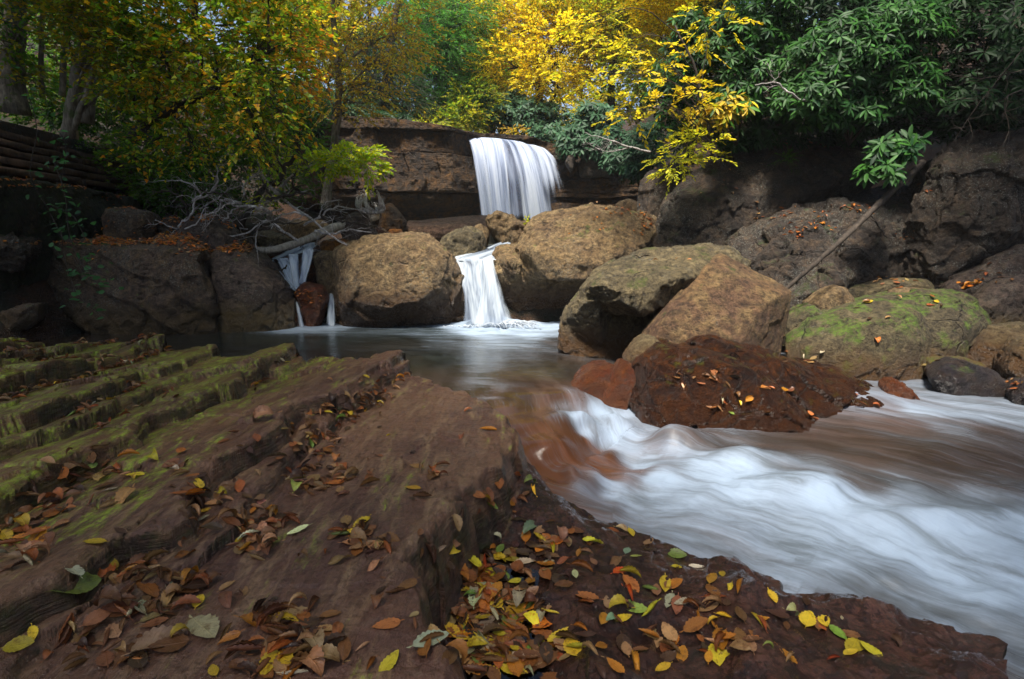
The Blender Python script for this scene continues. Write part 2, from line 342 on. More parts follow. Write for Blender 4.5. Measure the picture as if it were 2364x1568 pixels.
R('rock', 'angular tan crag in front of the foot of the big waterfall', M['tan_up'], 10.5,
  [(1122,503),(1145,488),(1184,495),(1194,520),(1175,548),(1160,532),(1130,530)], (), .7, seed=17, rough=1.5, soft=2,
  more=[(10.3, [(1172,525),(1184,505),(1215,512),(1242,528),(1225,545),(1203,548),(1190,562),(1176,550)], (), .6)])
R('rock', 'small tan rock beside the green seedling above the wide layered boulder', M['tan_up'], 10.9, [(1238,505),(1252,490),(1280,492),(1290,510),(1262,530),(1240,528)], (), .6, seed=18, soft=2)
G2 = 'boulders along the right bank'
R('boulder', 'hunched boulder with a pale grey top at the right of the pool', M['rim'], 7.4,
  [(1288,822,6.8),(1305,760,6.9),(1318,714),(1347,668),(1400,640),(1600,625),(1740,640),(1700,760),(1518,800,6.9),(1447,824,6.8),(1351,829,6.7)],
  [(1335,690,6.9),(1330,790,6.75),(1400,800,6.85)], 1.0, seed=20, soft=5, voxel=.016,
  more=[(7.3, [(1340,672,6.9),(1362,645,6.9),(1386,625),(1453,592),(1519,575),(1638,567),(1710,580),(1749,613),(1740,630,6.9),(1620,640,6.9),(1480,672,6.75),(1400,672,6.7)], [(1375,650,6.35),(1420,657,6.2),(1465,664,6.2),(1530,656,6.25),(1600,628,6.4)], 1.0),
   (6.9, [(1312,735),(1325,700),(1370,672),(1420,680),(1400,760),(1340,780)], [(1345,700,6.5),(1385,690,6.45),(1380,740,6.6)], .5)])
R('boulder', 'large smooth pinkish tan boulder leaning on the hunched grey topped one', M['r2'], 6.7,
  [(1487,768,6.3),(1538,709,6.4),(1586,642,6.6),(1638,600,6.9),(1664,590,6.9),(1712,620,6.8),(1782,650,6.6),(1822,675,6.5),(1817,718,6.4),(1788,810,6.3),(1760,824,6.2),(1691,812,5.9),(1595,808,5.8),(1515,800,6.0)],
  [(1600,790,5.75),(1700,790,5.8),(1770,700,6.05),(1800,684,6.2),(1690,640,6.3),(1630,620,6.5),(1540,740,5.95)], 1.0, seed=21, soft=4, voxel=.016, rough=.5)
R('rock', 'moss yellow rock wedged between the pinkish boulder and the red boulder', M['rim'], 5.5,
  [(1440,832),(1462,800),(1492,777),(1520,783),(1530,805),(1510,860),(1480,885),(1450,860)], (), .45, seed=22, soft=3)
R('rock', 'upright rusty slab standing in the water left of the red boulder', M['rust'], 5.15,
  [(1374,935),(1400,880),(1436,830),(1476,852),(1468,895),(1445,925),(1418,956),(1385,950)], (), .4, seed=23, soft=3, rough=.7)
R('rock', 'rounded wet red rock at the lip of the chute', M['rust'], 5.25,
  [(1312,930),(1311,905),(1345,868),(1378,847),(1416,845),(1420,865),(1395,930),(1350,940)], (), .5, seed=24, soft=5, rough=.7)
R('boulder', 'big dark red wet boulder with scattered leaves standing in the rapids', M['red'], 5.2,
  [(1458,955,5.0),(1470,890,5.0),(1475,826,5.1),(1500,802),(1540,803),(1600,812),(1680,830),(1760,862),(1830,915),(1890,975),(1920,1005,4.8),(1850,1030,4.7),(1710,1012,4.7),(1567,1002,4.8),(1500,1010,4.8)],
  [(1488,835,4.95),(1600,830,4.95),(1725,862,4.8),(1800,915,4.7),(1870,990,4.6),(1580,990,4.65),(1690,1005,4.6)], .9, seed=26, soft=4, voxel=.012, rough=1.1,
  more=[(5.5, [(1580,805),(1600,793),(1640,788),(1691,799),(1758,824),(1854,843),(1950,867),(2007,900),(2046,934),(2080,964,5.2),(2046,990,5.1),(1926,1002,5.0),(1800,1000)],
    [(1700,815,5.2),(1850,862,5.1),(1960,905,5.05),(2030,960,5.0),(1900,960,4.85)], .9)])
R('boulder', 'long slanting slab bright green with moss, cracked across its upper end', M['mossy'], 6.6,
  [(1815,800,6.4),(1818,775,6.6),(1873,738),(1950,713),(2027,690,7),(2110,676,7),(2150,700,7),(2170,760,6.6),(2130,850,6.1),(2046,878,6.0),(1979,881,6.0),(1912,855,6.1),(1854,845,6.2)],
  [(1900,800,6.05),(2020,745,6.1),(2100,735,6.2),(2120,800,6.05),(1960,850,5.95),(1850,820,6.15)], 1., seed=30, soft=3, voxel=.016, rough=.8,
  more=[(6.9, [(2085,695),(2112,672),(2205,672),(2239,690),(2277,718),(2281,766,6.6),(2237,797,6.4),(2150,828,6.3),(2128,790)], [(2120,730,6.5),(2190,715,6.45),(2250,745,6.4),(2180,800,6.2)], .8)])
R('rock', 'small mossy rock tucked beside the pinkish boulder, under the tan pebble', M['mossy'], 6.9, [(1802,762),(1808,738),(1850,714),(1880,702),(1902,720),(1870,755),(1838,770)], (), .5, seed=31)
R('rock', 'smooth ochre tan rock above the small mossy rock', M['tan_up'], 7.3, [(1856,706),(1890,675),(1928,660),(1956,665),(1975,690),(1950,712),(1900,722)], (), .5, seed=32, rough=.6)
R('rock', 'flat grey tan rock behind the mossy slanting slab', M['rim'], 7.8, [(1950,668),(2020,649),(2080,642),(2138,645),(2166,668),(2130,695),(2027,705),(1970,700)], (), .7, seed=33, rough=.7)
R('rock', 'little pale rock resting on the back edge of the mossy slab', M['tan_up'], 7.3, [(2040,690),(2062,670),(2110,662),(2160,668),(2168,685),(2120,695),(2060,700)], (), .3, seed=34)
R('rock', 'small dark purple rock between the flat grey rock and the right bank', M['lichen'], 8.0, [(2140,655),(2170,628),(2215,624),(2250,640),(2225,672),(2170,682)], (), .5, seed=35)
R('boulder', 'large purple grey boulder with a streaky lichen patch at the right edge', M['wedge'], 7.5, [(2165,690),(2190,656),(2280,610),(2364,566),(2440,560),(2440,740),(2300,740),(2235,700)], (), .9, seed=36)
R('rock', 'brown rock under the streaky purple boulder at the right edge', M['wedge'], 6.9, [(2238,705),(2290,658),(2364,635),(2440,630),(2430,742),(2330,748),(2268,742)], (), .6, seed=37)
R('boulder', 'rounded tan green boulder at the right edge below the brown rock', M['rim'], 6.3, [(2233,824),(2258,790),(2296,757),(2370,745),(2440,760),(2430,850),(2320,866),(2268,860)], (), .7, seed=38)
R('rock', 'glossy black wet rock with a mossy back in the side stream', M['wetdark'], 5.5, [(2150,872),(2180,845),(2218,833),(2309,862),(2344,896),(2342,938),(2213,938),(2168,895)], (), .5, seed=39, soft=5, rough=.7)
R('rock', 'grey green rock cut off by the right edge above the black wet rock', M['rim'], 5.7, [(2318,856),(2340,815),(2366,785),(2440,780),(2440,890),(2350,885)], (), .5, seed=40)
R('rock', 'small wet red rock poking out of the side stream', M['rust'], 5.3, [(2040,897),(2060,876),(2086,886),(2122,926),(2080,936),(2045,925)], (), .3, seed=41)
R('rock', 'flat bright mossy rock behind the black wet rock', M['mossy'], 6.0, [(2138,855),(2150,833),(2220,828),(2276,840),(2282,862),(2200,868)], (), .4, seed=42)
R('rock', 'dark wet rock at the right edge of the side stream', M['wetdark'], 5.1, [(2342,908),(2366,888),(2440,885),(2440,950),(2345,948)], (), .4, seed=43)
R('boulder', 'huge dark boulder crusted with white lichen below the rhododendrons', M['lichen'], 9.9,
  [(1516,568,9.4),(1514,520,9.6),(1540,462),(1572,420),(1642,385),(1676,365),(1700,335),(1742,318),(1820,315),(1862,325),(1990,335,10.4),(2075,350,10.5),(2065,395,10),(1990,428,9.7),(1850,472,9.5),(1760,505,9.4),(1690,552,9.5),(1640,570,9.4)],
  [(1570,480,9.2),(1700,440,9.0),(1830,425,8.95),(1970,415,9.1),(1600,545,9.1),(1720,360,9.5)], 1.8, seed=50, soft=4, voxel=.022, rough=1.3)
R('boulder', 'dark rounded boulder just left of the huge lichen boulder', M['lichen'], 11.2, [(1474,482),(1479,420),(1500,394),(1560,378),(1605,400),(1575,452),(1540,488),(1500,492)], (), 1., seed=51)
R('boulder', 'broad dark boulder under the fallen log, flecked with lichen and leaves', M['lichen'], 8.6,
  [(1645,565,8.8),(1739,522),(1830,484),(1902,479),(1998,469,9.3),(2094,458,9.4),(2145,480,9.2),(2140,640,8.6),(2046,655,8.2),(1950,665,8.),(1860,705,7.7),(1820,725,7.6),(1795,655,8.),(1735,610,8.4)],
  [(1760,560,8.3),(1880,530,8.1),(2040,520,8.3),(1860,650,7.6),(1980,630,7.8)], 1.4, seed=52, soft=3, voxel=.02, rough=1.5)
R('boulder', 'towering dark boulder with pale lichen stains at the right edge', M['lichen'], 8.3,
  [(2100,560),(2118,470),(2139,416),(2163,366),(2199,333),(2243,320),(2460,290),(2460,560),(2364,580),(2280,612),(2180,640),(2095,600)],
  [(2200,380,7.8),(2380,350,7.6),(2330,520,7.6),(2200,480,7.8),(2150,590,7.9)], 1.6, seed=53, soft=3, voxel=.02, rough=1.4)
R('rock', 'small grey rock in front of the cliff right of the big waterfall', M['tan_up'], 13., [(1419,474),(1432,464),(1450,459),(1472,467),(1476,492),(1420,490)], (), .6, seed=54)
G3 = 'rocks'
R('rock', 'dark upright fin of rock behind the root ball of the bleached log', M['cliff'], 12., [(870,540),(880,480),(897,463),(915,482),(938,512),(930,545)], (), .8, seed=60, soft=2)
R('rock', 'leaning grey rock under the bleached log', M['wedge'], 10.2, [(785,530),(801,498),(821,488),(845,495),(860,525),(876,553),(841,560),(800,556)], (), .6, seed=61, soft=2)
R('rock', 'small brown rock right of the bleached log', M['red'], 10.9, [(855,532),(875,523),(901,538),(899,556),(870,560)], (), .4, seed=62)
R('rock', 'bright orange rock showing behind the middle boulder', M['ochre'], 11.6, [(896,530),(927,529),(932,550),(900,556)], (), .4, seed=63)
R('rock', 'flat tan rock behind the tangle of dead branches', M['tan_up'], 10.9, [(618,532),(640,518),(681,509),(741,511),(768,528),(754,543),(654,555)], (), .8, seed=64)
R('rock', 'greenish tan rock half hidden by the dead branches', M['rim'], 10.4, [(584,543),(596,536),(621,533),(651,543),(675,555),(647,568),(594,572)], (), .6, seed=65)
R('rock', 'ochre ledge stone under the bleached log above the left cascade', M['ochre'], 10.0, [(736,575),(745,556),(797,550),(812,562),(800,578),(755,584)], (), .5, seed=66)
R('rock', 'squarish dark rock with mossy side beside the mossy wall', M['block'], 9.3, [(237,505),(250,482),(283,479),(350,490),(362,518),(330,556),(247,560)], (), .7, seed=67, soft=2)
R('rock', 'dark domed rock ringed by fallen leaves on the left bank', M['wedge'], 9.2, [(408,540),(433,504),(477,493),(533,520),(554,540),(552,562),(467,570),(415,560)], (), .9, seed=68)
R('rock', 'small dark rock in the leaf drift between the squarish and the domed rock', M['wedge'], 9.6, [(362,518),(380,502),(410,500),(420,525),(390,540)], (), .4, seed=69)
R('rock', 'rough conglomerate rock jutting in at the left edge', M['lichen'], 7.8, [(-80,548),(0,540),(50,541),(72,570),(52,601),(-80,612)], (), .8, seed=70, rough=1.8, sink=.05)
R('rock', 'shadowy rock low in the dark hollow at the left edge', M['block'], 7.6, [(-40,740),(43,706),(84,703),(84,745),(-40,765)], (), .6, seed=71)
R('rock', 'brown wet rock wall between the left cascades and the middle boulder', M['red'], 9.9, [(600,590),(640,575),(700,560),(760,575),(800,600),(800,752,9.7),(640,752,9.7)], [(700,600,9.75),(760,640,9.6),(620,700,9.7)], .8, seed=72)
R('rock', 'dark rock under the lip of the middle cascade', M['red'], 9.75, [(1035,600),(1080,596),(1145,600),(1180,640),(1180,752),(1040,752)], [(1060,620,9.65),(1150,640,9.65)], .7, seed=73)
R('rock', 'round grey stone among the rhododendrons right of the big waterfall', M['lichen'], 20.5, [(1303,375),(1312,358),(1322,354),(1328,368),(1322,382)], (), .6, seed=74)
R('rock', 'wide dark stone on the cliff top right of the round grey stone', M['lichen'], 20.8, [(1334,380),(1345,362),(1385,355),(1412,366),(1416,390),(1340,392)], (), .8, seed=75)
R('rock', 'dark recess rock behind the left block and under the leaf drift', M['block'], 10.2, [(-120,600),(0,520),(200,520),(560,545),(640,575),(640,760),(-120,760)], (), 1.0, seed=76, voxel=.03, rough=.7)
R('boulder', 'long dark boulder in the gap under the huge lichen boulder', M['lichen'], 10.3, [(1480,600),(1520,555),(1700,540),(1850,470),(2100,420),(2150,560),(2100,640),(1700,680),(1480,690)], (), 1.0, seed=77, voxel=.03, rough=.8)
R('boulder', 'dark rock in the shadow below the towering boulder', M['lichen'], 8.9, [(2010,640),(2040,570),(2120,540),(2300,540),(2480,540),(2480,720),(2200,730),(2050,720)], (), 1., seed=78, rough=1.3)
# ---------------------------------------------------------------- the sandstone ledge in the foreground
def sdf(X, Y, poly):
    poly = np.asarray(poly); d = np.full(X.shape, 1e9); ins = np.zeros(X.shape, bool); n = len(poly)
    for i in range(n):
        a = poly[i]; b = poly[(i+1) % n]; e = b-a; wx = X-a[0]; wy = Y-a[1]
        t = np.clip((wx*e[0]+wy*e[1])/(e@e+1e-12), 0, 1); d = np.minimum(d, (wx-e[0]*t)**2+(wy-e[1]*t)**2)
        c = ((a[1] > Y) != (b[1] > Y)) & (X < (b[0]-a[0])*(Y-a[1])/(b[1]-a[1]+1e-12)+a[0]); ins ^= c
    return np.where(ins, 1, -1)*np.sqrt(d)
def xy(pts, z): return [tuple(PZ(x, y, z)[:2]) for x, y in pts]
FAR = [(857,871,.36),(885,850,.32),(960,850,.3),(985,882,.3),(1050,900,.3),(1100,935,.31),(1168,962,.33)]
far_l = xy([(-900,762),(-300,764),(0,768),(47,772),(87,778),(213,779),(300,783),(357,784),(407,795),(450,793),(513,807),(560,815),(610,800),(677,798),(760,812),(840,834),(860,862)], .42)
far_r = [tuple(PZ(*p)[:2]) for p in FAR]
E1 = xy([(1190,972),(1184,1000),(1160,1060),(1116,1097),(1058,1118),(1033,1160),(994,1215),(963,1299),(973,1336),(989,1416),(1052,1490),(1063,1560)], .39)
top_poly = far_l+far_r+E1+[(-.12, .95), (-.1, .2), (-9, .2)]
LOWR = [(1188,975,.2),(1215,1010,.2),(1245,1070,.18),(1290,1125,.12),(1345,1150,.1),(1420,1180,.08),(1480,1213,.06),(1560,1250,.04),(1640,1288,.03),(1705,1285,.03),(1780,1320,.02),(1830,1368,.0),(1930,1400,-.02),(2050,1432,-.05),(2150,1488,-.06),(2400,1580,-.1),(2700,1750,-.1)]
low_poly = [tuple(PZ(*p)[:2]) for p in LOWR]+[(2.5, .1), (-.8, .1), (-.8, 2.3)]
def efun(px, z, slope=.02):
    a = sorted([(q[1], q[0]) for q in xy(px, z)]); ys = np.array([q[0] for q in a]); xs = np.array([q[1] for q in a])
    def e(Y): return np.interp(Y, ys, xs)+np.where(Y > ys[-1], (Y-ys[-1])*.05, 0)+np.where(Y < ys[0], (Y-ys[0])*.1, 0)
    return e
EDG = [ (efun([(782,930),(756,950),(703,1014),(666,1056),(629,1109),(571,1162),(545,1215),(476,1262),(370,1320),(264,1384),(159,1426),(60,1500)], .42), .045, .05),
        (efun([(862,875),(840,905),(775,928),(682,940),(656,1003),(608,1035),(529,1067),(508,1082),(439,1141),(423,1204),(381,1231),(264,1250),(212,1294),(148,1347),(69,1384),(-40,1440)], .44), .085, .06),
        (efun([(560,850),(545,880),(518,903),(381,950),(317,1003),(175,1056),(79,1098),(-20,1150)], .45), .105, .06),
        (efun([(640,830),(560,838),(450,850),(381,876),(317,913),(222,950),(148,993),(53,1014),(-40,1050)], .46), .06, .05),]
XP = -2.05
rs = np.random.default_rng(5)
x0 = -2.05
for i in range(26):
    sp_ = rs.choice([.09, .14, .2, .34, .55]); x0 -= sp_; sl = -.10-.018*i; ph = rs.uniform(0, 50); am = rs.uniform(.02, .05)
    brk = np.cumsum(rs.uniform(.2, .7, 14)); offs = rs.uniform(-.09, .09, 15)
    def e(Y, x0=x0, sl=sl, ph=ph, am=am, brk=brk, offs=offs):
        o = np.interp(Y, np.repeat(brk, 2)+np.tile([-.02, .02], 14), np.repeat(offs, 2)[1:-1])
        return x0+sl*(Y-3.2)+am*np.sin(Y*1.7+ph)+o
    EDG.append((e, rs.uniform(.9, 1.1)*.14*sp_+rs.uniform(.004, .03), rs.uniform(.03, .055)))
def top_h(X, Y):
    n1 = fbm(np.stack([X*1.3, Y*1.1, X*0], 1), 3, 4); nf = fbm(np.stack([X*9, Y*7, X*0], 1), 4, 8)
    h = .385-.018*(Y-1.5)+.018*n1
    h += np.where(Y < 1.9, -.05*(1.9-Y)*sstep(-X, .35, .9), 0)
    wob = .045*fbm(np.stack([X*1.5, Y*4, X*0+3], 1), 4, 21)+.005*nf
    o_, i_, e_ = cells(np.stack([X*4.2+.3*nf, Y*1.5+.3*n1, X*0+.5], 1), 71, True); c1 = rnd3(i_, 3, 1)-.5; wob = wob+.07*c1*(rnd3(i_, 3, 5) > .35)
    tiltc = .05*(o_[:, 0]*(rnd3(i_, 3, 2)-.5)+o_[:, 1]*(rnd3(i_, 3, 3)-.5))
    o2, i2, e2 = cells(np.stack([X*13+.4*nf, Y*5, X*0+.5], 1), 75, True); wob = wob+.007*(rnd3(i2, 4, 1)-.5)
    jt = fbm(np.stack([X*1.2, Y*1.2, X*0+8], 1), 2, 33)
    level = np.zeros(X.shape); base_d = np.maximum(0, EDG[0][0](Y)-X)
    h -= .165*np.minimum(base_d, 30)
    for k, (e, H, w) in enumerate(EDG):
        q = e(Y)-X+wob*(1.+.2*(k % 3))
        fade = 1. if k < 4 else 1.35*sstep(vn(np.stack([Y*.8+k*7.7, Y*0, Y*0], 1), 31), -.75, .35)
        h += (H if k != 0 else H*sstep(Y, .6, 1.2))*fade*(1-(1-np.clip((q+w*.35)/(w*1.2), 0, 1))**2.6)
        h += -.034*np.clip(.5+vn(np.stack([Y*1.6, Y*0+k*5.1, Y*0], 1), 37), 0, 1)*np.exp(-(q+w*.5)**2/(2*(.014)**2))           # worn groove at the foot of each step
        level += sstep(q, -.01, .01)
    cy = np.floor(Y/.62+level*.37+.5*jt+.12*X); h += .022*(Y > .9)*vn(np.stack([cy*3.7+.5, level*5.1+.5, level*0+.5], 1), 35)*sstep(base_d, 0, .3)
    fy = Y/.62+level*.37+.5*jt+.12*X-cy; h -= .02*np.exp(-(np.minimum(fy, 1-fy)/.03)**2)*sstep(base_d, .2, .5)
    # net rise to the left so that the tops climb away from the water
    lf = sstep(base_d, -.1, .2); h += lf*(tiltc+.016*c1)-.012*lf*np.clip(1-e_/.035, 0, 1)*(rnd3(i_, 3, 7) > .5)+.006*(rnd3(i2, 4, 2)-.5)*lf
    return h, level, nf
def ledge_height(X, Y):
    h, level, nf = top_h(X, Y)
    s1 = sdf(X, Y, top_poly); s2 = sdf(X, Y, low_poly)
    wv = fbm(np.stack([X*4, Y*4, X*0+9], 1), 4, 41); stag = .10*vn(np.stack([level*3.3, X*0, X*0], 1), 45)*(Y > 3.6)
    oc, ic, ec = cells(np.stack([X*5, Y*4, X*0+.5], 1), 81, True); s1 = s1+.035*wv+stag*1.2+.05*(rnd3(ic, 5, 1)-.5); s2 = s2+.06*wv+.05*(rnd3(ic, 5, 2)-.5)
    low = .10+.065*fbm(np.stack([X*2.2, Y*2.0, X*0+5], 1), 4, 51, ridged=True)+.03*fbm(np.stack([X*6, Y*5, X*0], 1), 4, 53)+.03*(rnd3(ic, 5, 3)-.5)*sstep(ec, 0, .12)
    low += .16*np.exp(-(((X-.06)/.16)**2+((Y-2.62)/.28)**2))-.05*np.exp(-(((X+.02)/.22)**2+((Y-1.55)/.4)**2))
    low -= .10*sstep(.35-s2, .0, .35); low += .03*sstep(Y, 1.1, .5)
    b = -.95
    r_low = b+(low-b)*sstep(s2, -.26, .03)**.8
    t = np.clip((s1+.055)/.085, 0, 1); rise = 1-(1-t)**2.2
    out = np.maximum(r_low, b+(h-b)*rise)
    inside = s1 > -.055
    out = np.where(inside & (r_low > b+.01), r_low+(np.maximum(h, r_low)-r_low)*rise, out)
    # broken ragged lip
    out += .02*fbm(np.stack([X*11, Y*11, out*11], 1), 3, 61)*sstep(np.abs(s1), .14, .02)
    out += .0035*fbm(np.stack([X*40, Y*16, out*30], 1), 3, 63)+.006*nf*.6
    return out, s1, s2, h
NY, NX = 640, 1000
ys = .42*np.exp(np.linspace(0, math.log(7.2/.42), NY)); ts = np.linspace(-1.12, .92, NX)
YY, TT = np.meshgrid(ys, ts, indexing='ij'); XX = TT*(YY*.98+.12)
XX = XX.ravel(); YY = YY.ravel()
ZZ, S1, S2, HT = ledge_height(XX, YY)
LV = np.stack([XX, YY, ZZ], 1)
# ragged overhang noise on the steep faces (moves points sideways as well)
sd = fbm(LV*9, 3, 71); LV[:, 0] += .012*sd; LV[:, 1] += .012*fbm(LV*9+5, 3, 73)
ii = (np.arange(NY-1)[:, None]*NX+np.arange(NX-1)[None, :]).ravel()
LF = np.stack([ii, ii+1, ii+NX+1, ii+NX], 1)
zq = ZZ[LF].max(1); LF = LF[zq > -.93]
wet = sstep(S2, -.3, 0)*(1-sstep(S1, -.08, -.02))
wet = np.maximum(wet, .8*sstep(1.25-YY-(-XX)*.0, 0, .35)*sstep(-XX, .45, 1.0))
def ledge_mat():
    m = NT('ledge_sandstone'); geo = m.n('NewGeometry'); pos = geo.outputs['Position']; nz = m.n('SeparateXYZ', None, Vector=geo.outputs['Normal']).outputs[2]
    wet = m.n('Attribute', dict(attribute_name='wet')).outputs[2]
    left = m.n('Attribute', dict(attribute_name='left')).outputs[2]
    st = m.scalev(pos, (5.5, 1.1, 5.5))
    n1 = m.noise(pos, 1.6, 5, .6); n2 = m.noise(st, 3., 6, .65, .3); n3 = m.noise(pos, 45, 6, .7); gr = m.noise(pos, 260, 3, .7)
    col = m.mix(m.ramp(n1, .35, .65), (.215, .106, .060), (.120, .054, .038))
    col = m.mix(m.ramp(n2, .45, .72), col, (.31, .185, .10))
    col = m.mul(m.math('MULTIPLY', m.ramp(m.noise(st, 7., 5, .7), .52, .68), .6), col, (.34, .28, .26))
    col = m.mul(m.ramp(n3, .55, .35), col, (.6, .56, .54))
    col = m.mul(.8, col, m.n('CombineColor', None, i0=m.math('ADD', gr, .5), i1=m.math('ADD', gr, .5), i2=m.math('ADD', gr, .5)).outputs[0])
    mott = m.noise(pos, 9., 5, .7)
    col = m.mix(m.math('MULTIPLY', m.ramp(mott, .58, .72), .35), col, (.21, .145, .10))
    # wet dark red tier
    wcol = m.mix(m.ramp(n1, .35, .65), (.052, .020, .013), (.090, .036, .022)); wcol = m.mul(m.ramp(n3, .55, .4), wcol, (.45, .4, .38)); wcol = m.mix(m.math('MULTIPLY', m.ramp(m.noise(pos, 5., 6, .7), .56, .64), .8), wcol, (.022, .016, .009)); wcol = m.mul(m.ramp(mott, .55, .4), wcol, (.4, .35, .35))
    col = m.mix(wet, col, wcol)
    # algae and moss: thin yellow green film on tops towards the left, dark moss and painted crevice shade on the step faces
    f1 = m.math('ADD', m.math('ADD', m.math('MULTIPLY', m.noise(st, 1.5, 6, .7), .6), m.math('MULTIPLY', m.noise(st, 5., 5, .7), .4)), m.math('MULTIPLY', left, .12))
    film = m.math('MULTIPLY', m.ramp(f1, .56, .64), m.ramp(m.noise(m.scalev(pos, (2.2, 1, 2)), 16, 8, .8), .42, .60))
    film = m.math('MULTIPLY', film, m.math('SUBTRACT', 1., wet))
    fc = m.mix(m.ramp(n3, .4, .6), (.20, .26, .012), (.38, .50, .02))
    film = m.math('MULTIPLY', film, m.math('SUBTRACT', 1., m.math('MULTIPLY', m.ramp(nz, .75, .4), .8)))
    base_l = m.mix(m.math('MULTIPLY', m.math('MULTIPLY', left, m.math('SUBTRACT', 1., wet)), .45), col, m.mul(1., col, (1.05, .98, .45)))
    col = m.mix(m.math('MULTIPLY', film, .82), base_l, fc)
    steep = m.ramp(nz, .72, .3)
    dark_riser = m.math('MULTIPLY', steep, m.ramp(m.noise(pos, 6., 5, .7), .42, .58))
    col = m.mix(m.math('MULTIPLY', dark_riser, .75), col, m.mix(m.ramp(m.noise(pos, 30, 4), .45, .6), (.022, .018, .01), (.035, .05, .006)))  # near-black tone paints shade on steep faces, the green one is moss
    z = m.n('SeparateXYZ', None, Vector=pos).outputs[2]
    wl = m.ramp(z, .14, -.02); col = m.mix(m.math('MULTIPLY', wl, m.math('SUBTRACT', .85, m.math('MULTIPLY', wet, .5))), col, (.03, .014, .008))
    rg = m.math('SUBTRACT', m.math('ADD', .17, m.math('MULTIPLY', n2, .36)), m.math('MULTIPLY', wet, .40))
    h = m.math('ADD', m.math('MULTIPLY', n2, .45), m.math('ADD', m.math('MULTIPLY', n3, .22), m.math('MULTIPLY', gr, .06)))
    h = m.math('ADD', h, m.math('MULTIPLY', mott, .3)); h = m.math('ADD', h, m.math('MULTIPLY', m.math('MULTIPLY', steep, m.noise(m.scalev(pos, (1.5, 1.5, 26)), 2.5, 5, .7)), 1.1))
    b = m.n('Bump', None, Strength=1., Distance=.045, Height=h)
    return m.done(m.n('BsdfPrincipled', None, Base_Color=col, Roughness=rg, Normal=b.outputs[0]))
M['ledge'] = ledge_mat()
leftness = sstep(EDG[0][0](YY)-XX, -.1, .9)
ledge = put('sandstone_ledge', LV, LF, M['ledge'], attrs=dict(wet=wet, left=leftness)); tag(ledge, 'broad brown sandstone ledge in stepped layers, strewn with fallen leaves, in the foreground', 'rock ledge')
LT = np.concatenate([LF[:, :3], LF[:, [0, 2, 3]]])
BV_LEDGE = BVHTree.FromPolygons(LV.tolist(), LF.tolist())
# ---------------------------------------------------------------- water of the pool and the rapids
def idw(X, Y, pts, p=3.0, eps=.05):
    num = np.zeros(X.shape); den = np.zeros(X.shape)
    for (a, b, v) in pts:
        w = 1/((X-a)**2+(Y-b)**2+eps**2)**(p/2); num += w*v; den += w
    return num/den
WZ = [(300,800,0),(600,780,0),(900,770,0),(900,830,0),(1100,850,0),(1200,900,0),(1000,755,0),(1150,760,0),(1290,760,0),(1250,840,0),(1060,890,0),(1150,930,-.01),(1280,900,-.01),(1210,970,-.05),(1260,1010,-.09),(1310,1070,-.16),(1360,1090,-.24),
      (1420,1100,-.33),(1300,950,-.04),(1325,965,-.10),(1350,1000,-.2),(1400,1040,-.3),(1450,1075,-.38),(1430,985,-.22),(1480,1040,-.33),(1300,1120,-.3),(1400,1150,-.36),(1560,1010,-.24),(1620,1000,-.24),(1560,1080,-.30),(1700,1040,-.27),(1650,1110,-.32),(1850,1050,-.27),(1500,1130,-.37),
      (1480,1190,-.40),(1700,1200,-.37),(2000,1200,-.36),(1800,1130,-.33),(2000,1300,-.40),(1800,1270,-.42),(2100,1400,-.44),(2300,1400,-.42),(2300,1500,-.46),(2300,1250,-.36),(2300,1100,-.27),(2000,1050,-.26),(2150,1010,-.22),(2300,980,-.20),(2080,950,-.18),(1980,900,-.1),(2360,940,-.17),(2600,1100,-.3),(2600,1500,-.5)]
WP = [(*PZ(x, y, z)[:2], z) for x, y, z in WZ]
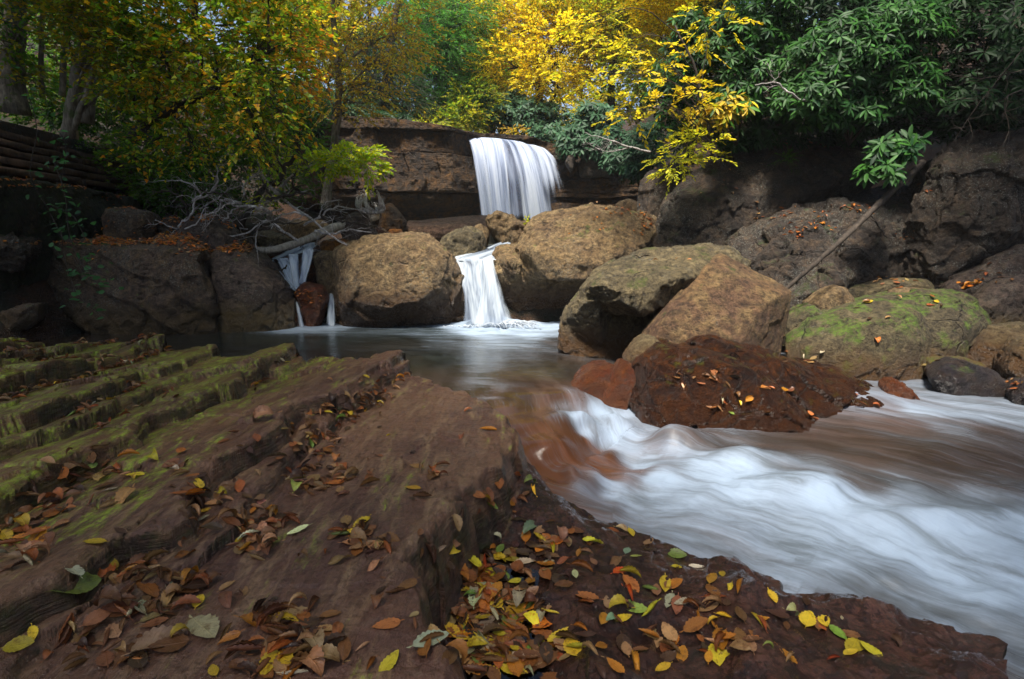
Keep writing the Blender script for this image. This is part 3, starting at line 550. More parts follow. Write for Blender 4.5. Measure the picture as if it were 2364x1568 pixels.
FM = [(300,790,.0),(500,790,.0),(700,790,.02),(900,790,.08),(690,757,.75),(760,758,.7),(850,762,.35),(980,762,.4),(1060,752,.9),(1130,750,1.1),(1200,752,1.1),(1120,768,1.),(1250,758,.95),(1290,768,.75),(1180,785,.6),(1050,785,.4),(1300,790,.3),(1220,772,.9),
      (900,840,.0),(1050,830,.06),(1200,830,.1),(1280,850,.1),(1100,880,.1),(1200,900,.15),(1150,930,.12),(1250,950,.08),(1300,1000,.03),(1350,1050,.02),(1400,1085,.05),(1290,1060,.04),(1240,1030,.02),(1430,1095,.1),
      (1314,925,.4),(1270,880,.03),(1285,905,.03),(1292,860,.05),(1310,985,.03),(1345,1020,.02),(1385,1050,.02),(1425,1078,.05),(1270,1000,.02),(1230,930,.05),(1312,945,.5),(1325,960,.85),(1350,965,.9),(1400,960,.95),(1360,1000,.85),(1430,1000,.9),(1450,1040,.85),(1490,1070,.85),(1480,985,.7),(1300,1110,.35),(1350,1130,.55),(1420,1130,.85),(1450,1100,.5),(1400,1160,.5),(1480,1190,.65),
      (1520,1020,.6),(1580,1000,.45),(1620,1020,.35),(1680,1040,.35),(1800,1040,.2),(1560,1060,.7),(1620,1080,.85),(1520,1120,.95),(1700,1090,.9),(1700,1130,1.),(1850,1090,.5),(1850,1130,.75),(1900,1160,1.),(1600,1160,.8),(1750,1200,.75),(1900,1220,.8),
      (2000,1180,.85),(2000,1120,.35),(2000,1060,.12),(2150,1060,.12),(2300,1060,.16),(2150,1110,.28),(2300,1110,.32),(2100,1160,.65),(2300,1160,.6),(2200,1220,.95),(2364,1220,.9),(2100,1260,.95),(2300,1290,.8),(1900,1290,.72),(1700,1250,.65),(2050,1340,.55),
      (2250,1360,.95),(2364,1370,.9),(2200,1430,.62),(2364,1450,.6),(2300,1520,.45),(1600,1210,.68),(1530,1190,.68),(2000,1380,.55),(2050,930,.5),(1990,905,.6),(2120,950,.75),(2250,950,.7),(2364,955,.65),(2200,985,.5),(2100,985,.25),(2300,1000,.25),(1960,1010,.1),(1900,1030,.12),(2600,1300,.6)]
def wpos(x, y):
    z = -.1
    for _ in range(8):
        q = PZ(x, y, z); z = float(idw(np.array([q[0]]), np.array([q[1]]), WP, 3.6)[0])
    return PZ(x, y, z)
FP = [(*wpos(x, y)[:2], v) for x, y, v in FM]
flow = np.array([PZ(x, y, z)[:2] for x, y, z in [(600,775,0),(900,790,0),(1080,820,0),(1180,880,0),(1240,960,0),(1320,1050,-.15),(1440,1115,-.33),(1650,1165,-.35),(1900,1230,-.38),(2200,1350,-.42),(2500,1480,-.45),(2900,1640,-.5)]])
flow = spline(flow, 60)
def flow_st(X, Y):
    best = np.full(X.shape, 1e9); s = np.zeros(X.shape); t = np.zeros(X.shape); acc = 0
    for a, b in zip(flow[:-1], flow[1:]):
        e = b-a; L = math.hypot(*e); u = np.clip(((X-a[0])*e[0]+(Y-a[1])*e[1])/(L*L), 0, 1)
        dx = X-a[0]-e[0]*u; dy = Y-a[1]-e[1]*u; d = dx*dx+dy*dy; m = d < best
        best = np.where(m, d, best); s = np.where(m, acc+u*L, s); t = np.where(m, np.sqrt(d)*np.sign(e[0]*dy-e[1]*dx), t); acc += L
    return s, t
wy = 1.1*np.exp(np.linspace(0, math.log(11.5/1.1), 380)); wt = np.linspace(-.95, 1.35, 860)
WY, WT = np.meshgrid(wy, wt, indexing='ij'); WX = (WT*WY).ravel(); WY = WY.ravel()
wz = idw(WX, WY, WP, 3.6); fo = idw(WX, WY, FP, 3.4, .03); fs, ft = flow_st(WX, WY)
back = sstep(WY, 4.6, 6.0)
st3 = np.stack([fs*.9, ft*1.7, WX*0], 1)
rough_ = sstep(-wz, .02, .3)
wz += .038*rough_*fbm(st3, 2, 81)+.006*rough_*fbm(np.stack([fs*1.5, ft*6, WX*0], 1), 3, 82)+.03*rough_*fbm(np.stack([WX*2.5, WY*2.5, WX*0], 1), 3, 83)+.02*rough_*fo*fbm(np.stack([WX*9, WY*9, WX*0], 1), 3, 87)
wz += .03*sstep(fo, .6, 1)*sstep(WY, 7.5, 8.5)*fbm(np.stack([WX*7, WY*7, WX*0], 1), 3, 89)
wz += .006*(1-rough_)*fbm(np.stack([WX*1.5, WY*4, WX*0], 1), 4, 85)
# standing wave humps below the chute and in front of the red boulder
for (x, y, z, a, rx, ry) in [(1560,1030,-.3,.12,.28,.14),(1700,1075,-.32,.09,.4,.14),(1420,985,-.25,.09,.14,.14),(1350,985,-.2,.05,.1,.1),(1480,1120,-.36,.05,.2,.12),(1850,1130,-.33,.07,.4,.14),(1140,748,0,.13,.5,.12),(2150,1200,-.36,.06,.5,.12)]:
    c = PZ(x, y, z); wz += a*np.exp(-(((WX-c[0])/rx)**2+((WY-c[1])/ry)**2))
wv_ = np.stack([WX, WY, wz], 1); nx = 860
wi = (np.arange(379)[:, None]*nx+np.arange(nx-1)[None, :]).ravel(); WF = np.stack([wi, wi+1, wi+nx+1, wi+nx], 1)
def water_mat():
    m = NT('river_water'); pos = m.n('NewGeometry').outputs['Position']
    fo = m.n('Attribute', dict(attribute_name='foam')).outputs[2]; bk = m.n('Attribute', dict(attribute_name='back')).outputs[2]
    red = m.n('Attribute', dict(attribute_name='red')).outputs[2]; calm = m.n('Attribute', dict(attribute_name='calm')).outputs[2]
    fl = m.n('Attribute', dict(attribute_name='flow')).outputs[1]
    warp = m.n('VectorMath', dict(operation='SCALE'), i0=m.n('TexNoise', None, Vector=pos, Scale=2.2, Detail=3.).outputs[1], Scale=.10).outputs[0]
    flw = m.n('VectorMath', dict(operation='ADD'), i0=fl, i1=warp).outputs[0]
    a1 = m.noise(m.scalev(flw, (.9, 3.6, 1)), 2.0, 7, .66, .5); a2 = m.noise(m.scalev(flw, (1.6, 24, 1)), 2.2, 6, .7)
    pw = m.n('VectorMath', dict(operation='ADD'), i0=pos, i1=warp).outputs[0]
    b1 = m.noise(m.scalev(pw, (1.1, 6, 1)), 1.6, 6, .65, .4); b2 = m.noise(m.scalev(pw, (3., 16, 1)), 2.4, 5, .7)
    mixv = lambda f, p, q: m.math('ADD', m.math('MULTIPLY', p, m.math('SUBTRACT', 1., f)), m.math('MULTIPLY', q, f))
    n1 = mixv(bk, a1, b1); n2 = mixv(bk, a2, b2)
    s = m.math('ADD', m.math('MULTIPLY', m.math('SUBTRACT', n1, .5), 1.5), m.math('MULTIPLY', m.math('SUBTRACT', n2, .5), 1.1))
    f = m.math('ADD', m.math('MULTIPLY', fo, 1.0), m.math('MULTIPLY', s, m.math('ADD', .26, m.math('MULTIPLY', fo, -.04))))
    f = m.ramp(f, .10, 1.12)
    deep = m.mix(bk, (.024, .020, .016), (.009, .012, .010)); deep = m.mix(red, deep, (.085, .032, .014))
    deep = m.mix(m.ramp(m.noise(m.scalev(flw, (.6, 2.5, 1)), 2., 4), .4, .65), deep, m.mul(1., deep, (1.9, 2.0, 2.3))); deep = m.mix(m.math('MULTIPLY', m.ramp(n2, .52, .74), .5), deep, (.10, .115, .13))
    fw = m.mix(f, deep, m.mix(m.ramp(m.math('ADD', n1, m.math('MULTIPLY', f, .3)), .45, .85), (.15, .19, .23), (.31, .39, .50)))
    rg = m.math('ADD', m.math('ADD', .07, m.math('MULTIPLY', f, .6)), m.math('MULTIPLY', m.math('SUBTRACT', 1., bk), .05))
    h = m.math('ADD', m.math('MULTIPLY', n1, .6), m.math('MULTIPLY', n2, .25))
    b = m.n('Bump', None, Strength=.35, Distance=.035, Height=h)
    return m.done(m.n('BsdfPrincipled', None, Base_Color=fw, Roughness=rg, IOR=1.33, Normal=b.outputs[0]))
M['water'] = water_mat()
redp = [(1290,1040,1),(1350,1070,1),(1250,1000,.8),(1400,1090,.8),(1250,960,.45),(1200,920,.25),(1100,880,.12),(1000,830,0),(1300,950,.5),(1250,850,.1),(1500,1150,.0),(1700,1100,0),(2000,1060,.14),(2200,1050,.12),(2340,1050,.12),(1850,1060,.1),(2000,1250,0),(2300,1300,0),(2050,930,.4),(1000,760,0),(700,780,0)]
red = idw(WX, WY, [(*wpos(x, y)[:2], v) for x, y, v in redp], 3, .1)
river = put('river', wv_, WF, M['water'], origin=(0, 0, 0), attrs=dict(foam=fo, back=back, red=red, calm=back), uvs=np.stack([fs, ft, fs*0], 1)); tag(river, kind='structure')
up = np.array([[-3.5, 10., 1.2], [3, 10, 1.2], [6, 24, 1.25], [-8, 24, 1.25]])
mm = NT('upper_water'); M['upper'] = mm.done(mm.n('BsdfPrincipled', None, Base_Color=(.08, .09, .08), Roughness=.2, IOR=1.33))
tag(put('upper_pool_water', up, [[0, 1, 2, 3]], M['upper'], origin=(0, 0, 0)), kind='structure')
# ---------------------------------------------------------------- falling water
def silk_mat(name, dens=.5, col=(.50, .56, .68), sx=40., tr=.3):
    m = NT(name); fl = m.n('Attribute', dict(attribute_name='flow')).outputs[1]; ed = m.n('Attribute', dict(attribute_name='edge')).outputs[2]
    a = m.noise(m.scalev(fl, (sx, 1.6, 1)), 1., 6, .7, .25); b = m.noise(m.scalev(fl, (sx*.16, .9, 1)), 1., 3, .55, .3)
    al = m.math('ADD', m.math('MULTIPLY', a, .45), m.math('MULTIPLY', b, 1.5)); al = m.ramp(m.math('ADD', al, m.math('MULTIPLY', m.math('SUBTRACT', ed, 1.), .9)), 1.0-dens*.9, 1.45-dens*.6)
    c = m.mix(m.ramp(m.math('ADD', m.math('MULTIPLY', a, .35), m.math('MULTIPLY', b, .65)), .34, .66), (col[0]*.66, col[1]*.72, col[2]*.86), (col[0]*1.25, col[1]*1.22, col[2]*1.15))
    bp = m.n('Bump', None, Strength=.12, Distance=.02, Height=b)
    d = m.n('BsdfDiffuse', None, Color=c, Normal=bp.outputs[0]); t = m.n('BsdfTranslucent', None, Color=c); x = m.n('MixShader', None, Fac=tr, i1=d.outputs[0], i2=t.outputs[0])
    z = m.n('MixShader', None, Fac=al, i1=m.n('BsdfTransparent').outputs[0], i2=x.outputs[0])
    return m.done(z)
M['silk'] = silk_mat('falling_water', .5); M['silk_back'] = silk_mat('falling_water_veil', .6); M['silk_thin'] = silk_mat('thin_falling_water', .26, sx=18.); M['silk_small'] = silk_mat('small_cascade_water', .58, (.62, .68, .76), 12.); M['silk_near'] = silk_mat('cascade_water', .62, (.50, .56, .62), 20.)
def sheet(name, top, bot, Yt, Yb, bulge, mat, parent, nu=90, nv=60, seed=1, ridg=.04, arc=.5, fade=(.12, .12), vf=(0., .1)):
    T = spline([P(x, y, Yt) for x, y in top], nu); B = spline([P(x, y, Yb) for x, y in bot], nu)
    v = np.linspace(0, 1, nv)[:, None, None]; a = v**(1/(1+arc)) if arc < 0 else v
    pts = T[None]*(1-v)+B[None]*v
    # water leaves the lip sideways first, then drops: parabola
    hx = v**.62; pts[..., :2] = (T[None]*(1-hx)+B[None]*hx)[..., :2]; vz = v**(1.0+arc); pts[..., 2] = (T[None]*(1-vz)+B[None]*vz)[..., 2]
    u = np.linspace(0, 1, nu); q = np.stack([np.tile(u*7, nv), np.repeat(np.linspace(0, 1, nv)*.8, nu), np.full(nu*nv, seed*1.)], 1)
    r = fbm(q, 4, seed, .6).reshape(nv, nu); pts[..., 1] -= r*ridg*.5*(1+v[..., 0])+bulge*np.sin(np.clip(v[..., 0], 0, 1)*math.pi)
    U = np.tile(u, (nv, 1)); Vv = np.repeat(np.linspace(0, 1, nv), nu).reshape(nv, nu)
    ed = sstep(U, 0, fade[0])*sstep(1-U, 0, fade[1])*(sstep(Vv, 0, vf[0]) if vf[0] > 0 else 1)*(sstep(1-Vv, -.02, vf[1]) if vf[1] > 0 else 1)
    w = np.linalg.norm(T[-1]-T[0])
    i = (np.arange(nv-1)[:, None]*nu+np.arange(nu-1)[None, :]).ravel()
    return put(name, pts.reshape(-1, 3), np.stack([i, i+1, i+nu+1, i+nu], 1), mat, parent, attrs=dict(edge=ed.ravel()), uvs=np.stack([(U+seed*3.1).ravel(), (Vv*1.0+seed).ravel()], 1))
wf = root('waterfall', P(1180, 520, 21.8), 'big white veiled waterfall pouring over the cliff in the centre', 'waterfall')
sheet('water_curtain', [(1062,325),(1090,320),(1120,318),(1160,322),(1200,331),(1250,341)], [(1100,520),(1130,522),(1165,522),(1210,522),(1262,520),(1325,516)], 22.4, 21.5, .3, M['silk_back'], wf, 220, 90, 2, .12, fade=(.14, .2))
sheet('water_curtain', [(1068,325),(1084,321),(1100,320)], [(1106,520),(1126,522),(1148,522)], 22.3, 20.9, .5, M['silk'], wf, 60, 60, 3, .05, fade=(.25, .35))
sheet('water_curtain', [(1095,320),(1125,319),(1160,323)], [(1130,525),(1158,525),(1186,525)], 22.25, 21.2, .4, M['silk_back'], wf, 120, 60, 14, .08, fade=(.2, .2))
sheet('water_curtain', [(1150,322),(1175,325),(1212,333)], [(1198,525),(1240,525),(1290,525)], 22.2, 20.8, .45, M['silk'], wf, 120, 60, 4, .08, fade=(.3, .3))
sheet('water_curtain', [(1205,333),(1225,336),(1246,345)], [(1250,520),(1292,505),(1350,480)], 22.3, 21.0, .2, M['silk_back'], wf, 70, 60, 5, .08, fade=(.3, .5), vf=(0, .5))
sheet('water_strand', [(1050,330),(1056,328),(1063,326)], [(1058,500),(1064,500),(1072,500)], 22.3, 21.6, .1, M['silk_thin'], wf, 24, 60, 6, .03, fade=(.4, .4), vf=(0, .5))
sheet('water_strand', [(1246,345),(1262,354),(1282,368)], [(1262,450),(1290,455),(1322,450)], 21.9, 21.0, .1, M['silk_thin'], wf, 40, 40, 7, .03, fade=(.4, .5), vf=(.0, .8))
def flow_sheet(name, lines, mat, parent, seed=1, nu=90, nv=90, fade=(.1, .1), vf=(0, .08), ridg=.02):
    L = np.array([spline([P(*q) for q in l], nu) for l in lines]); m_ = len(L); pts = np.array([spline(L[:, i], nv) for i in range(nu)]).transpose(1, 0, 2)
    u = np.linspace(0, 1, nu); q = np.stack([np.tile(u*9, nv), np.repeat(np.linspace(0, 1, nv)*1.5, nu), np.full(nu*nv, seed*1.)], 1); r = fbm(q, 3, seed, .6).reshape(nv, nu); pts[..., 1] -= r*ridg; pts[..., 2] += r*ridg*.5
    U = np.tile(u, (nv, 1)); Vv = np.repeat(np.linspace(0, 1, nv), nu).reshape(nv, nu); ed = sstep(U, 0, fade[0])*sstep(1-U, 0, fade[1])*(sstep(Vv, 0, vf[0]) if vf[0] > 0 else 1)*(sstep(1-Vv, -.02, vf[1]) if vf[1] > 0 else 1)
    i = (np.arange(nv-1)[:, None]*nu+np.arange(nu-1)[None, :]).ravel()
    return put(name, pts.reshape(-1, 3), np.stack([i, i+1, i+nu+1, i+nu], 1), mat, parent, attrs=dict(edge=ed.ravel()), uvs=np.stack([(U+seed*3.1).ravel(), (Vv*1.6+seed).ravel()], 1))
mc = root('cascade', P(1120, 745, 9.2), 'white cascade fanning out between the two big tan boulders', 'cascade')
flow_sheet('water_sheet', [[(1150,560,10.4),(1178,554,10.4),(1206,562,10.4)],[(1110,577,10.0),(1150,573,10.0),(1186,573,10.)],[(1040,594,9.6),(1090,595,9.55),(1148,594,9.6)],[(1041,601,9.48),(1090,603,9.46),(1148,600,9.5)]], M['silk_near'], mc, 10, 90, 40, fade=(.04, .04), vf=(0, 0), ridg=.03)
flow_sheet('water_curtain', [[(1040,596,9.5),(1076,598,9.48),(1122,600,9.46)],[(1046,612,9.42),(1082,616,9.4),(1126,622,9.38)],[(1056,652,9.2),(1086,656,9.15),(1132,664,9.1)],[(1064,700,9.05),(1092,702,9.0),(1138,706,8.95)],[(1050,758,8.95),(1100,759,8.9),(1146,759,8.85)]], M['silk_near'], mc, 8, fade=(.26, .26))
flow_sheet('water_curtain', [[(1098,598,9.46),(1124,598,9.42),(1148,597,9.46)],[(1098,612,9.36),(1124,608,9.3),(1147,606,9.34)],[(1101,655,9.1),(1131,650,8.98),(1160,652,9.05)],[(1093,705,8.9),(1134,703,8.78),(1184,703,8.86)],[(1078,760,8.75),(1140,761,8.6),(1212,759,8.68)]], M['silk_near'], mc, 9, fade=(.22, .3), ridg=.03)
def spray(parent, cx, cy, Y, n, seed, sx=1., h=.22, lean=0.):
    r = np.random.default_rng(seed); acc = Acc()
    for k in range(n):
        a = P(cx+r.normal(0, 26*sx), cy, Y); v = np.array([r.normal(lean, .5), r.normal(-.2, .3), r.uniform(.5, 1.)]); L = h*r.uniform(.3, 1.1); t = np.linspace(0, 1, 8)[:, None]; pts = a+v*L*t; pts[:, 2] -= L*.9*(t[:, 0]**2); tube(acc, pts, np.linspace(.011, .002, 8), 4)
    o = put('spray', acc.V(), acc.Fc(), M['foamspray'], parent); return o
mm = NT('spray_water'); M['foamspray'] = mm.done(mm.n('MixShader', None, Fac=.45, i1=mm.n('BsdfTransparent').outputs[0], i2=mm.n('BsdfDiffuse', None, Color=(.65, .7, .76)).outputs[0]))
spray(mc, 1180, 750, 8.65, 150, 1, 1.0, .26, .5); spray(mc, 1110, 754, 8.7, 90, 2, 1.2, .12, -.2)
lc = root('cascade', P(690, 750, 9.3), 'small cascade splitting around the leafy red rock on the left', 'cascade')
flow_sheet('water_sheet', [[(664,572,10.0),(700,562,10.0),(730,560,10.0)],[(650,584,9.8),(690,576,9.8),(728,572,9.8)],[(612,602,9.6),(650,597,9.6),(676,590,9.6)]], M['silk_near'], lc, 18, 60, 30, fade=(.1, .1), vf=(0, .1), ridg=.03)
for k_, (t0, t1, m0, m1, b0, b1, yt, yb) in enumerate([(600,640,626,664,662,688,602,668),(628,676,652,686,672,696,598,672),(660,696,670,698,676,700,588,672),(694,732,688,720,682,708,574,660)]):
    flow_sheet('water_curtain', [[(t0,yt+2,9.5),((t0+t1)/2,yt-2,9.5),(t1,yt,9.5)],[(t0*.8+m0*.2,yt+10,9.4),(t0*.4+t1*.4+(m0+m1)*.1,yt+8,9.38),(t1*.8+m1*.2,yt+10,9.4)],[(m0,(yt+yb)/2+4,9.28),((m0+m1)/2,(yt+yb)/2+6,9.25),(m1,(yt+yb)/2,9.28)],[(b0,yb-4,9.2),((b0+b1)/2,yb+3,9.14),(b1,yb-2,9.2)]], M['silk_small'], lc, 21+k_, 50, 50, fade=(.3, .3), ridg=.03)
flow_sheet('water_strand', [[(674,692,9.1),(680,691,9.1),(690,696,9.1)],[(680,710,8.95),(688,709,8.93),(697,712,8.95)],[(686,758,8.88),(698,760,8.85),(714,759,8.88)]], M['silk_near'], lc, 14, 24, 40, fade=(.45, .45))
flow_sheet('water_strand', [[(755,678,9.3),(765,676,9.3),(775,680,9.3)],[(754,694,9.12),(765,690,9.1),(776,694,9.12)],[(742,756,9.0),(764,759,8.95),(788,757,9.0)]], M['silk_near'], lc, 15, 30, 40, fade=(.45, .45))
# ---------------------------------------------------------------- cliff, ground
def cliff(name, label, x0, x1, Yf, zt, zb, seed, under, back=5., lay=.36):
    nu, nv = 420, 260; u = np.linspace(0, 1, nu); v = np.linspace(0, 1, nv)
    r = np.random.default_rng(seed); ztv = np.interp(u, *zt); X = x0+(x1-x0)*u
    Z = zb+(ztv[None]-zb)*v[:, None]; XXc = np.tile(X, (nv, 1)); Yc = np.interp(u, *Yf)[None]+np.zeros((nv, nu))
    q = np.stack([XXc.ravel(), Z.ravel(), np.zeros(nu*nv)], 1)
    zz_ = Z.ravel()+.16*fbm(q*np.array([.35, .5, 1]), 3, seed)+.03*fbm(q*2.5, 3, seed+3); s = (zz_+.45*lay*np.sin(zz_*2.1/lay**.5+1.)+.3*lay*np.sin(zz_*5.3+2.))/lay; li = np.floor(s); fr = s-li
    blk = np.floor(XXc.ravel()/(.9+.5*vn(np.stack([li*3.1, li*0, li*0], 1), seed))+.4*fbm(q*1.1, 2, seed+4)+li*.37)
    d = .30*vn(np.stack([li*5.3+.5, li*0+.5, li*0+.5], 1), seed+1)+.14*vn(np.stack([blk*3.7+.5, li*2.9+.5, li*0+.5], 1), seed+2)
    gm = sstep(vn(np.stack([li*1.7, XXc.ravel()*.5, li*0], 1), seed+12), -.5, .4); d -= .13*gm*(1-sstep(np.minimum(fr, 1-fr), 0, .07)); d += .16*fbm(q*.9, 4, seed+5)+.07*fbm(q*4, 5, seed+6, .6)
    d += -under[1]*sstep(under[0]-Z.ravel(), -.15, .5)
    Yo = Yc.ravel()-d
    pts = np.stack([XXc.ravel(), Yo, Z.ravel()], 1).reshape(nv, nu, 3)
    topn = 14; tp = []
    for k in range(1, topn+1):
        row = pts[-1].copy(); row[:, 1] += back*k/topn; row[:, 2] += .10*fbm(np.stack([row[:, 0], row[:, 1], row[:, 1]*0], 1), 3, seed+8)+.03*k; tp.append(row)
    pts = np.concatenate([pts, np.array(tp)]); n2 = nv+topn
    i = (np.arange(n2-1)[:, None]*nu+np.arange(nu-1)[None, :]).ravel()
    V = pts.reshape(-1, 3); F = np.stack([i, i+1, i+nu+1, i+nu], 1)
    o = put(name, V, F, M['cliff']); tag(o, label, 'cliff'); SOLID.append((V, F, o)); return o
zc = lambda y, Y: HC+(HORIZ-y)/FPX*Y
cliff('cliff', 'stained brown layered cliff left of and behind the big waterfall', -8.2, 2.6, ([0, .3, .56, .66, .78, 1], [20.6, 20.8, 21.2, 22.6, 23.0, 22.8]),
      ([0, .15, .35, .52, .60, .68, .80, .92, 1], [zc(285,21), zc(290,21), zc(293,21), zc(305,21), zc(312,21), zc(321,22.5)-.03, zc(320,22.5)-.06, zc(336,22.5)-.12, zc(350,22)]), .4, 3, (2.75, 1.1), lay=.85)
cliff('cliff', 'thin bedded cliff right of the big waterfall, under the rhododendrons', .95, 6.5, ([0, .15, .5, 1], [22.3, 21.2, 20.8, 20.5]),
      ([0, .12, .3, .6, 1], [zc(352,21.5), zc(366,21), zc(386,21), zc(394,21), zc(392,21)]), .4, 6, (2.2, .7), lay=.26)
def ground_z(X, Y):
    fl = np.interp(Y, [-20, 8.9, 9.6, 10.5, 22.6, 23.2, 30, 45, 80, 140], [-.9, -.9, .3, .8, .8, 4.7, 5.0, 7.0, 12, 20])
    XL = np.interp(Y, [-20, 3, 6, 9, 12, 16, 20, 23, 30], [-5.5, -5.5, -6.2, -6.0, -6.6, -5.5, -6.0, -2.8, -3]); XR = np.interp(Y, [-20, 0, 5, 6.5, 8, 10, 14, 20, 23, 30], [4.5, 5.2, 6.6, 7.4, 7.6, 6.0, 5.0, 4.6, 2.0, 3])
    dl = np.maximum(0, XL-X); dr = np.maximum(0, X-XR)
    q = np.stack([X*.4, Y*.4, X*0], 1); n = fbm(q, 4, 90)
    hl = np.interp(dl, [0, .5, 1.2, 2., 2.4, 8, 60], [0, .9, 1.2, 1.3, 1.9, 4.5, 30]); hr = np.interp(dr, [0, .8, 2, 4, 8, 60], [0, .7, 1.3, 2.8, 5.5, 36])
    base = np.maximum(fl, np.where(dl+dr > 0, -.6, -9))
    lowb = np.where(Y < 9.3, np.interp(Y, [-20, 6, 9.3], [.2, .3, .9]), 0)
    z = fl+(hl+hr)*np.interp(Y, [0, 20, 24, 60], [1, 1, .6, .75])+lowb*sstep(dl+dr, .2, 1.2)
    return z+n*.35*sstep(dl+dr+np.maximum(0, Y-23), 0, 3)
gx = np.concatenate([-np.geomspace(70, 9, 40), np.linspace(-8.8, 8.8, 180), np.geomspace(9, 70, 40)]); gy = np.concatenate([np.linspace(-18, 24, 330), np.geomspace(24.2, 140, 70)])
GX, GY = np.meshgrid(gx, gy); gz = ground_z(GX.ravel(), GY.ravel()); gn = len(gx)
GV = np.stack([GX.ravel(), GY.ravel(), gz], 1); gi = (np.arange(len(gy)-1)[:, None]*gn+np.arange(gn-1)[None, :]).ravel(); GF = np.stack([gi, gi+1, gi+gn+1, gi+gn], 1)
def ground_mat():
    m = NT('forest_floor'); pos = m.n('NewGeometry').outputs['Position']; n1 = m.noise(pos, 1.2, 5); v = m.n('TexVoronoi', None, Vector=m.n('VectorMath', dict(operation='ADD'), i0=pos, i1=m.n('TexNoise', None, Vector=pos, Scale=9.).outputs[1]).outputs[0], Scale=11.)
    c = m.mix(v.outputs[1], (.035, .016, .008), (.10, .042, .014)); c = m.mix(m.ramp(n1, .4, .6), c, (.022, .022, .010))
    b = m.n('Bump', None, Strength=1., Distance=.06, Height=v.outputs[0])
    return m.done(m.n('BsdfPrincipled', None, Base_Color=c, Roughness=.85, Normal=b.outputs[0]))
M['ground'] = ground_mat()
ground = put('ground', GV, GF, M['ground'], origin=(0, 0, 0)); tag(ground, kind='structure')
# ---------------------------------------------------------------- foliage
TMPL = {
 'leaf': (np.array([[0,0,0],[.28,-.46,.07],[.68,-.38,.05],[1,0,-.06],[.68,.38,.05],[.28,.46,.07]]), np.array([[0,1,2,3],[0,3,4,5]])),
 'lobed': (np.array([[0,0,0],[.15,-.48,.05],[.48,-.28,.04],[.62,-.52,.06],[1,0,-.08],[.62,.52,.06],[.48,.28,.04],[.15,.48,.05]]), np.array([[0,1,2,4],[2,3,4,2],[0,4,6,7],[4,5,6,4]])),
 'long': (np.array([[0,0,0],[.35,-.5,.05],[.72,-.46,.0],[1,0,-.12],[.72,.46,.0],[.35,.5,.05],[.4,0,-.03],[.75,0,-.06]]), np.array([[0,1,6,5],[1,2,7,6],[6,7,4,5],[2,3,4,7]])),
 'needle': (np.array([[0,0,0],[.4,-.5,0],[1,0,0],[.4,.5,0]]), np.array([[0,1,2,3]])),
}
TMPL['lobed'] = (TMPL['lobed'][0], np.array([[0,1,2,4],[0,4,6,7]]))
def nrm(a): return a/(np.linalg.norm(a, axis=-1, keepdims=True)+1e-9)
def leaf_geo(pos, L, N, ln, wd, kind, cols):
    tv, tf = TMPL[kind]; L = nrm(L); B = nrm(np.cross(N, L)); N = np.cross(L, B); k = len(tv); n = len(pos)
    ln = np.broadcast_to(ln, (n,)); wd = np.broadcast_to(wd, (n,))
    v = pos[:, None]+tv[None, :, 0:1]*ln[:, None, None]*L[:, None]+tv[None, :, 1:2]*wd[:, None, None]*B[:, None]+tv[None, :, 2:3]*ln[:, None, None]*N[:, None]
    f = (np.arange(n)[:, None, None]*k+tf[None]).reshape(-1, 4)
    return v.reshape(-1, 3), f, np.repeat(cols, k, 0)
PAL = {
 'green': [(.035,.10,.012),(.05,.14,.012),(.08,.18,.015),(.14,.22,.018)],
 'maple': [(.70,.26,.015),(.72,.42,.02),(.50,.50,.03),(.20,.36,.02),(.12,.28,.018),(.24,.40,.02),(.50,.50,.03),(.74,.50,.02),(.70,.34,.02)],
 'maplegreen': [(.05,.15,.015),(.08,.22,.018),(.13,.28,.02),(.28,.34,.02),(.52,.36,.02)],
 'beech': [(.50,.54,.03),(.74,.66,.03),(.82,.66,.03),(.78,.52,.02),(.50,.55,.03)],
 'beechbright': [(.75,.66,.04),(.85,.72,.03),(.88,.66,.02),(.80,.50,.02),(.55,.62,.06)],
 'beechgreen': [(.14,.26,.02),(.28,.36,.02),(.50,.42,.02),(.20,.30,.02),(.55,.38,.02)],
 'lime': [(.40,.60,.02),(.50,.62,.02),(.66,.62,.02),(.30,.48,.018)],
 'rusty': [(.72,.58,.05),(.74,.50,.05),(.55,.30,.04),(.45,.50,.05),(.74,.62,.06)],
 'hemlock': [(.05,.20,.03),(.08,.28,.035),(.12,.36,.04),(.045,.17,.03)],
 'hemdark': [(.012,.04,.014),(.02,.06,.02),(.03,.08,.02)],
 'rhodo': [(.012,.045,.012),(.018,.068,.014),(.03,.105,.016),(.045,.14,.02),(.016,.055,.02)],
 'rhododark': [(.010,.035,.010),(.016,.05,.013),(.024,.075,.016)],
 'rhodoblue': [(.024,.068,.032),(.036,.095,.042),(.05,.12,.055),(.02,.055,.03)],
 'rhodoyel': [(.05,.14,.015),(.55,.36,.02),(.40,.30,.02),(.08,.17,.02)],
 'vine': [(.045,.14,.05),(.06,.18,.05),(.03,.10,.035)],
}
def pick(pal, pos, n, clump=.8, seed=0, rng=RNG):
    pl = np.array(PAL[pal]); t = .5+.55*vn(pos*clump, seed+100)+rng.normal(0, .22, n)
    x = np.clip(t, 0, .9999)*(len(pl)-1); i = x.astype(int); f = (x-i)[:, None]
    return (pl[i]*(1-f)+pl[np.minimum(i+1, len(pl)-1)]*f)*np.exp(rng.normal(0, .22, n))[:, None]
def blobpts(b, n, rng, shell=.45):
    px, py, Y, rx, ry, rd = b; c = P(px, py, Y); d = nrm(rng.normal(size=(n, 3))); r = rng.uniform(shell**3, 1, n)**(1/3)
    return c+d*r[:, None]*np.array([rx*Y/FPX, rd, ry*Y/FPX])
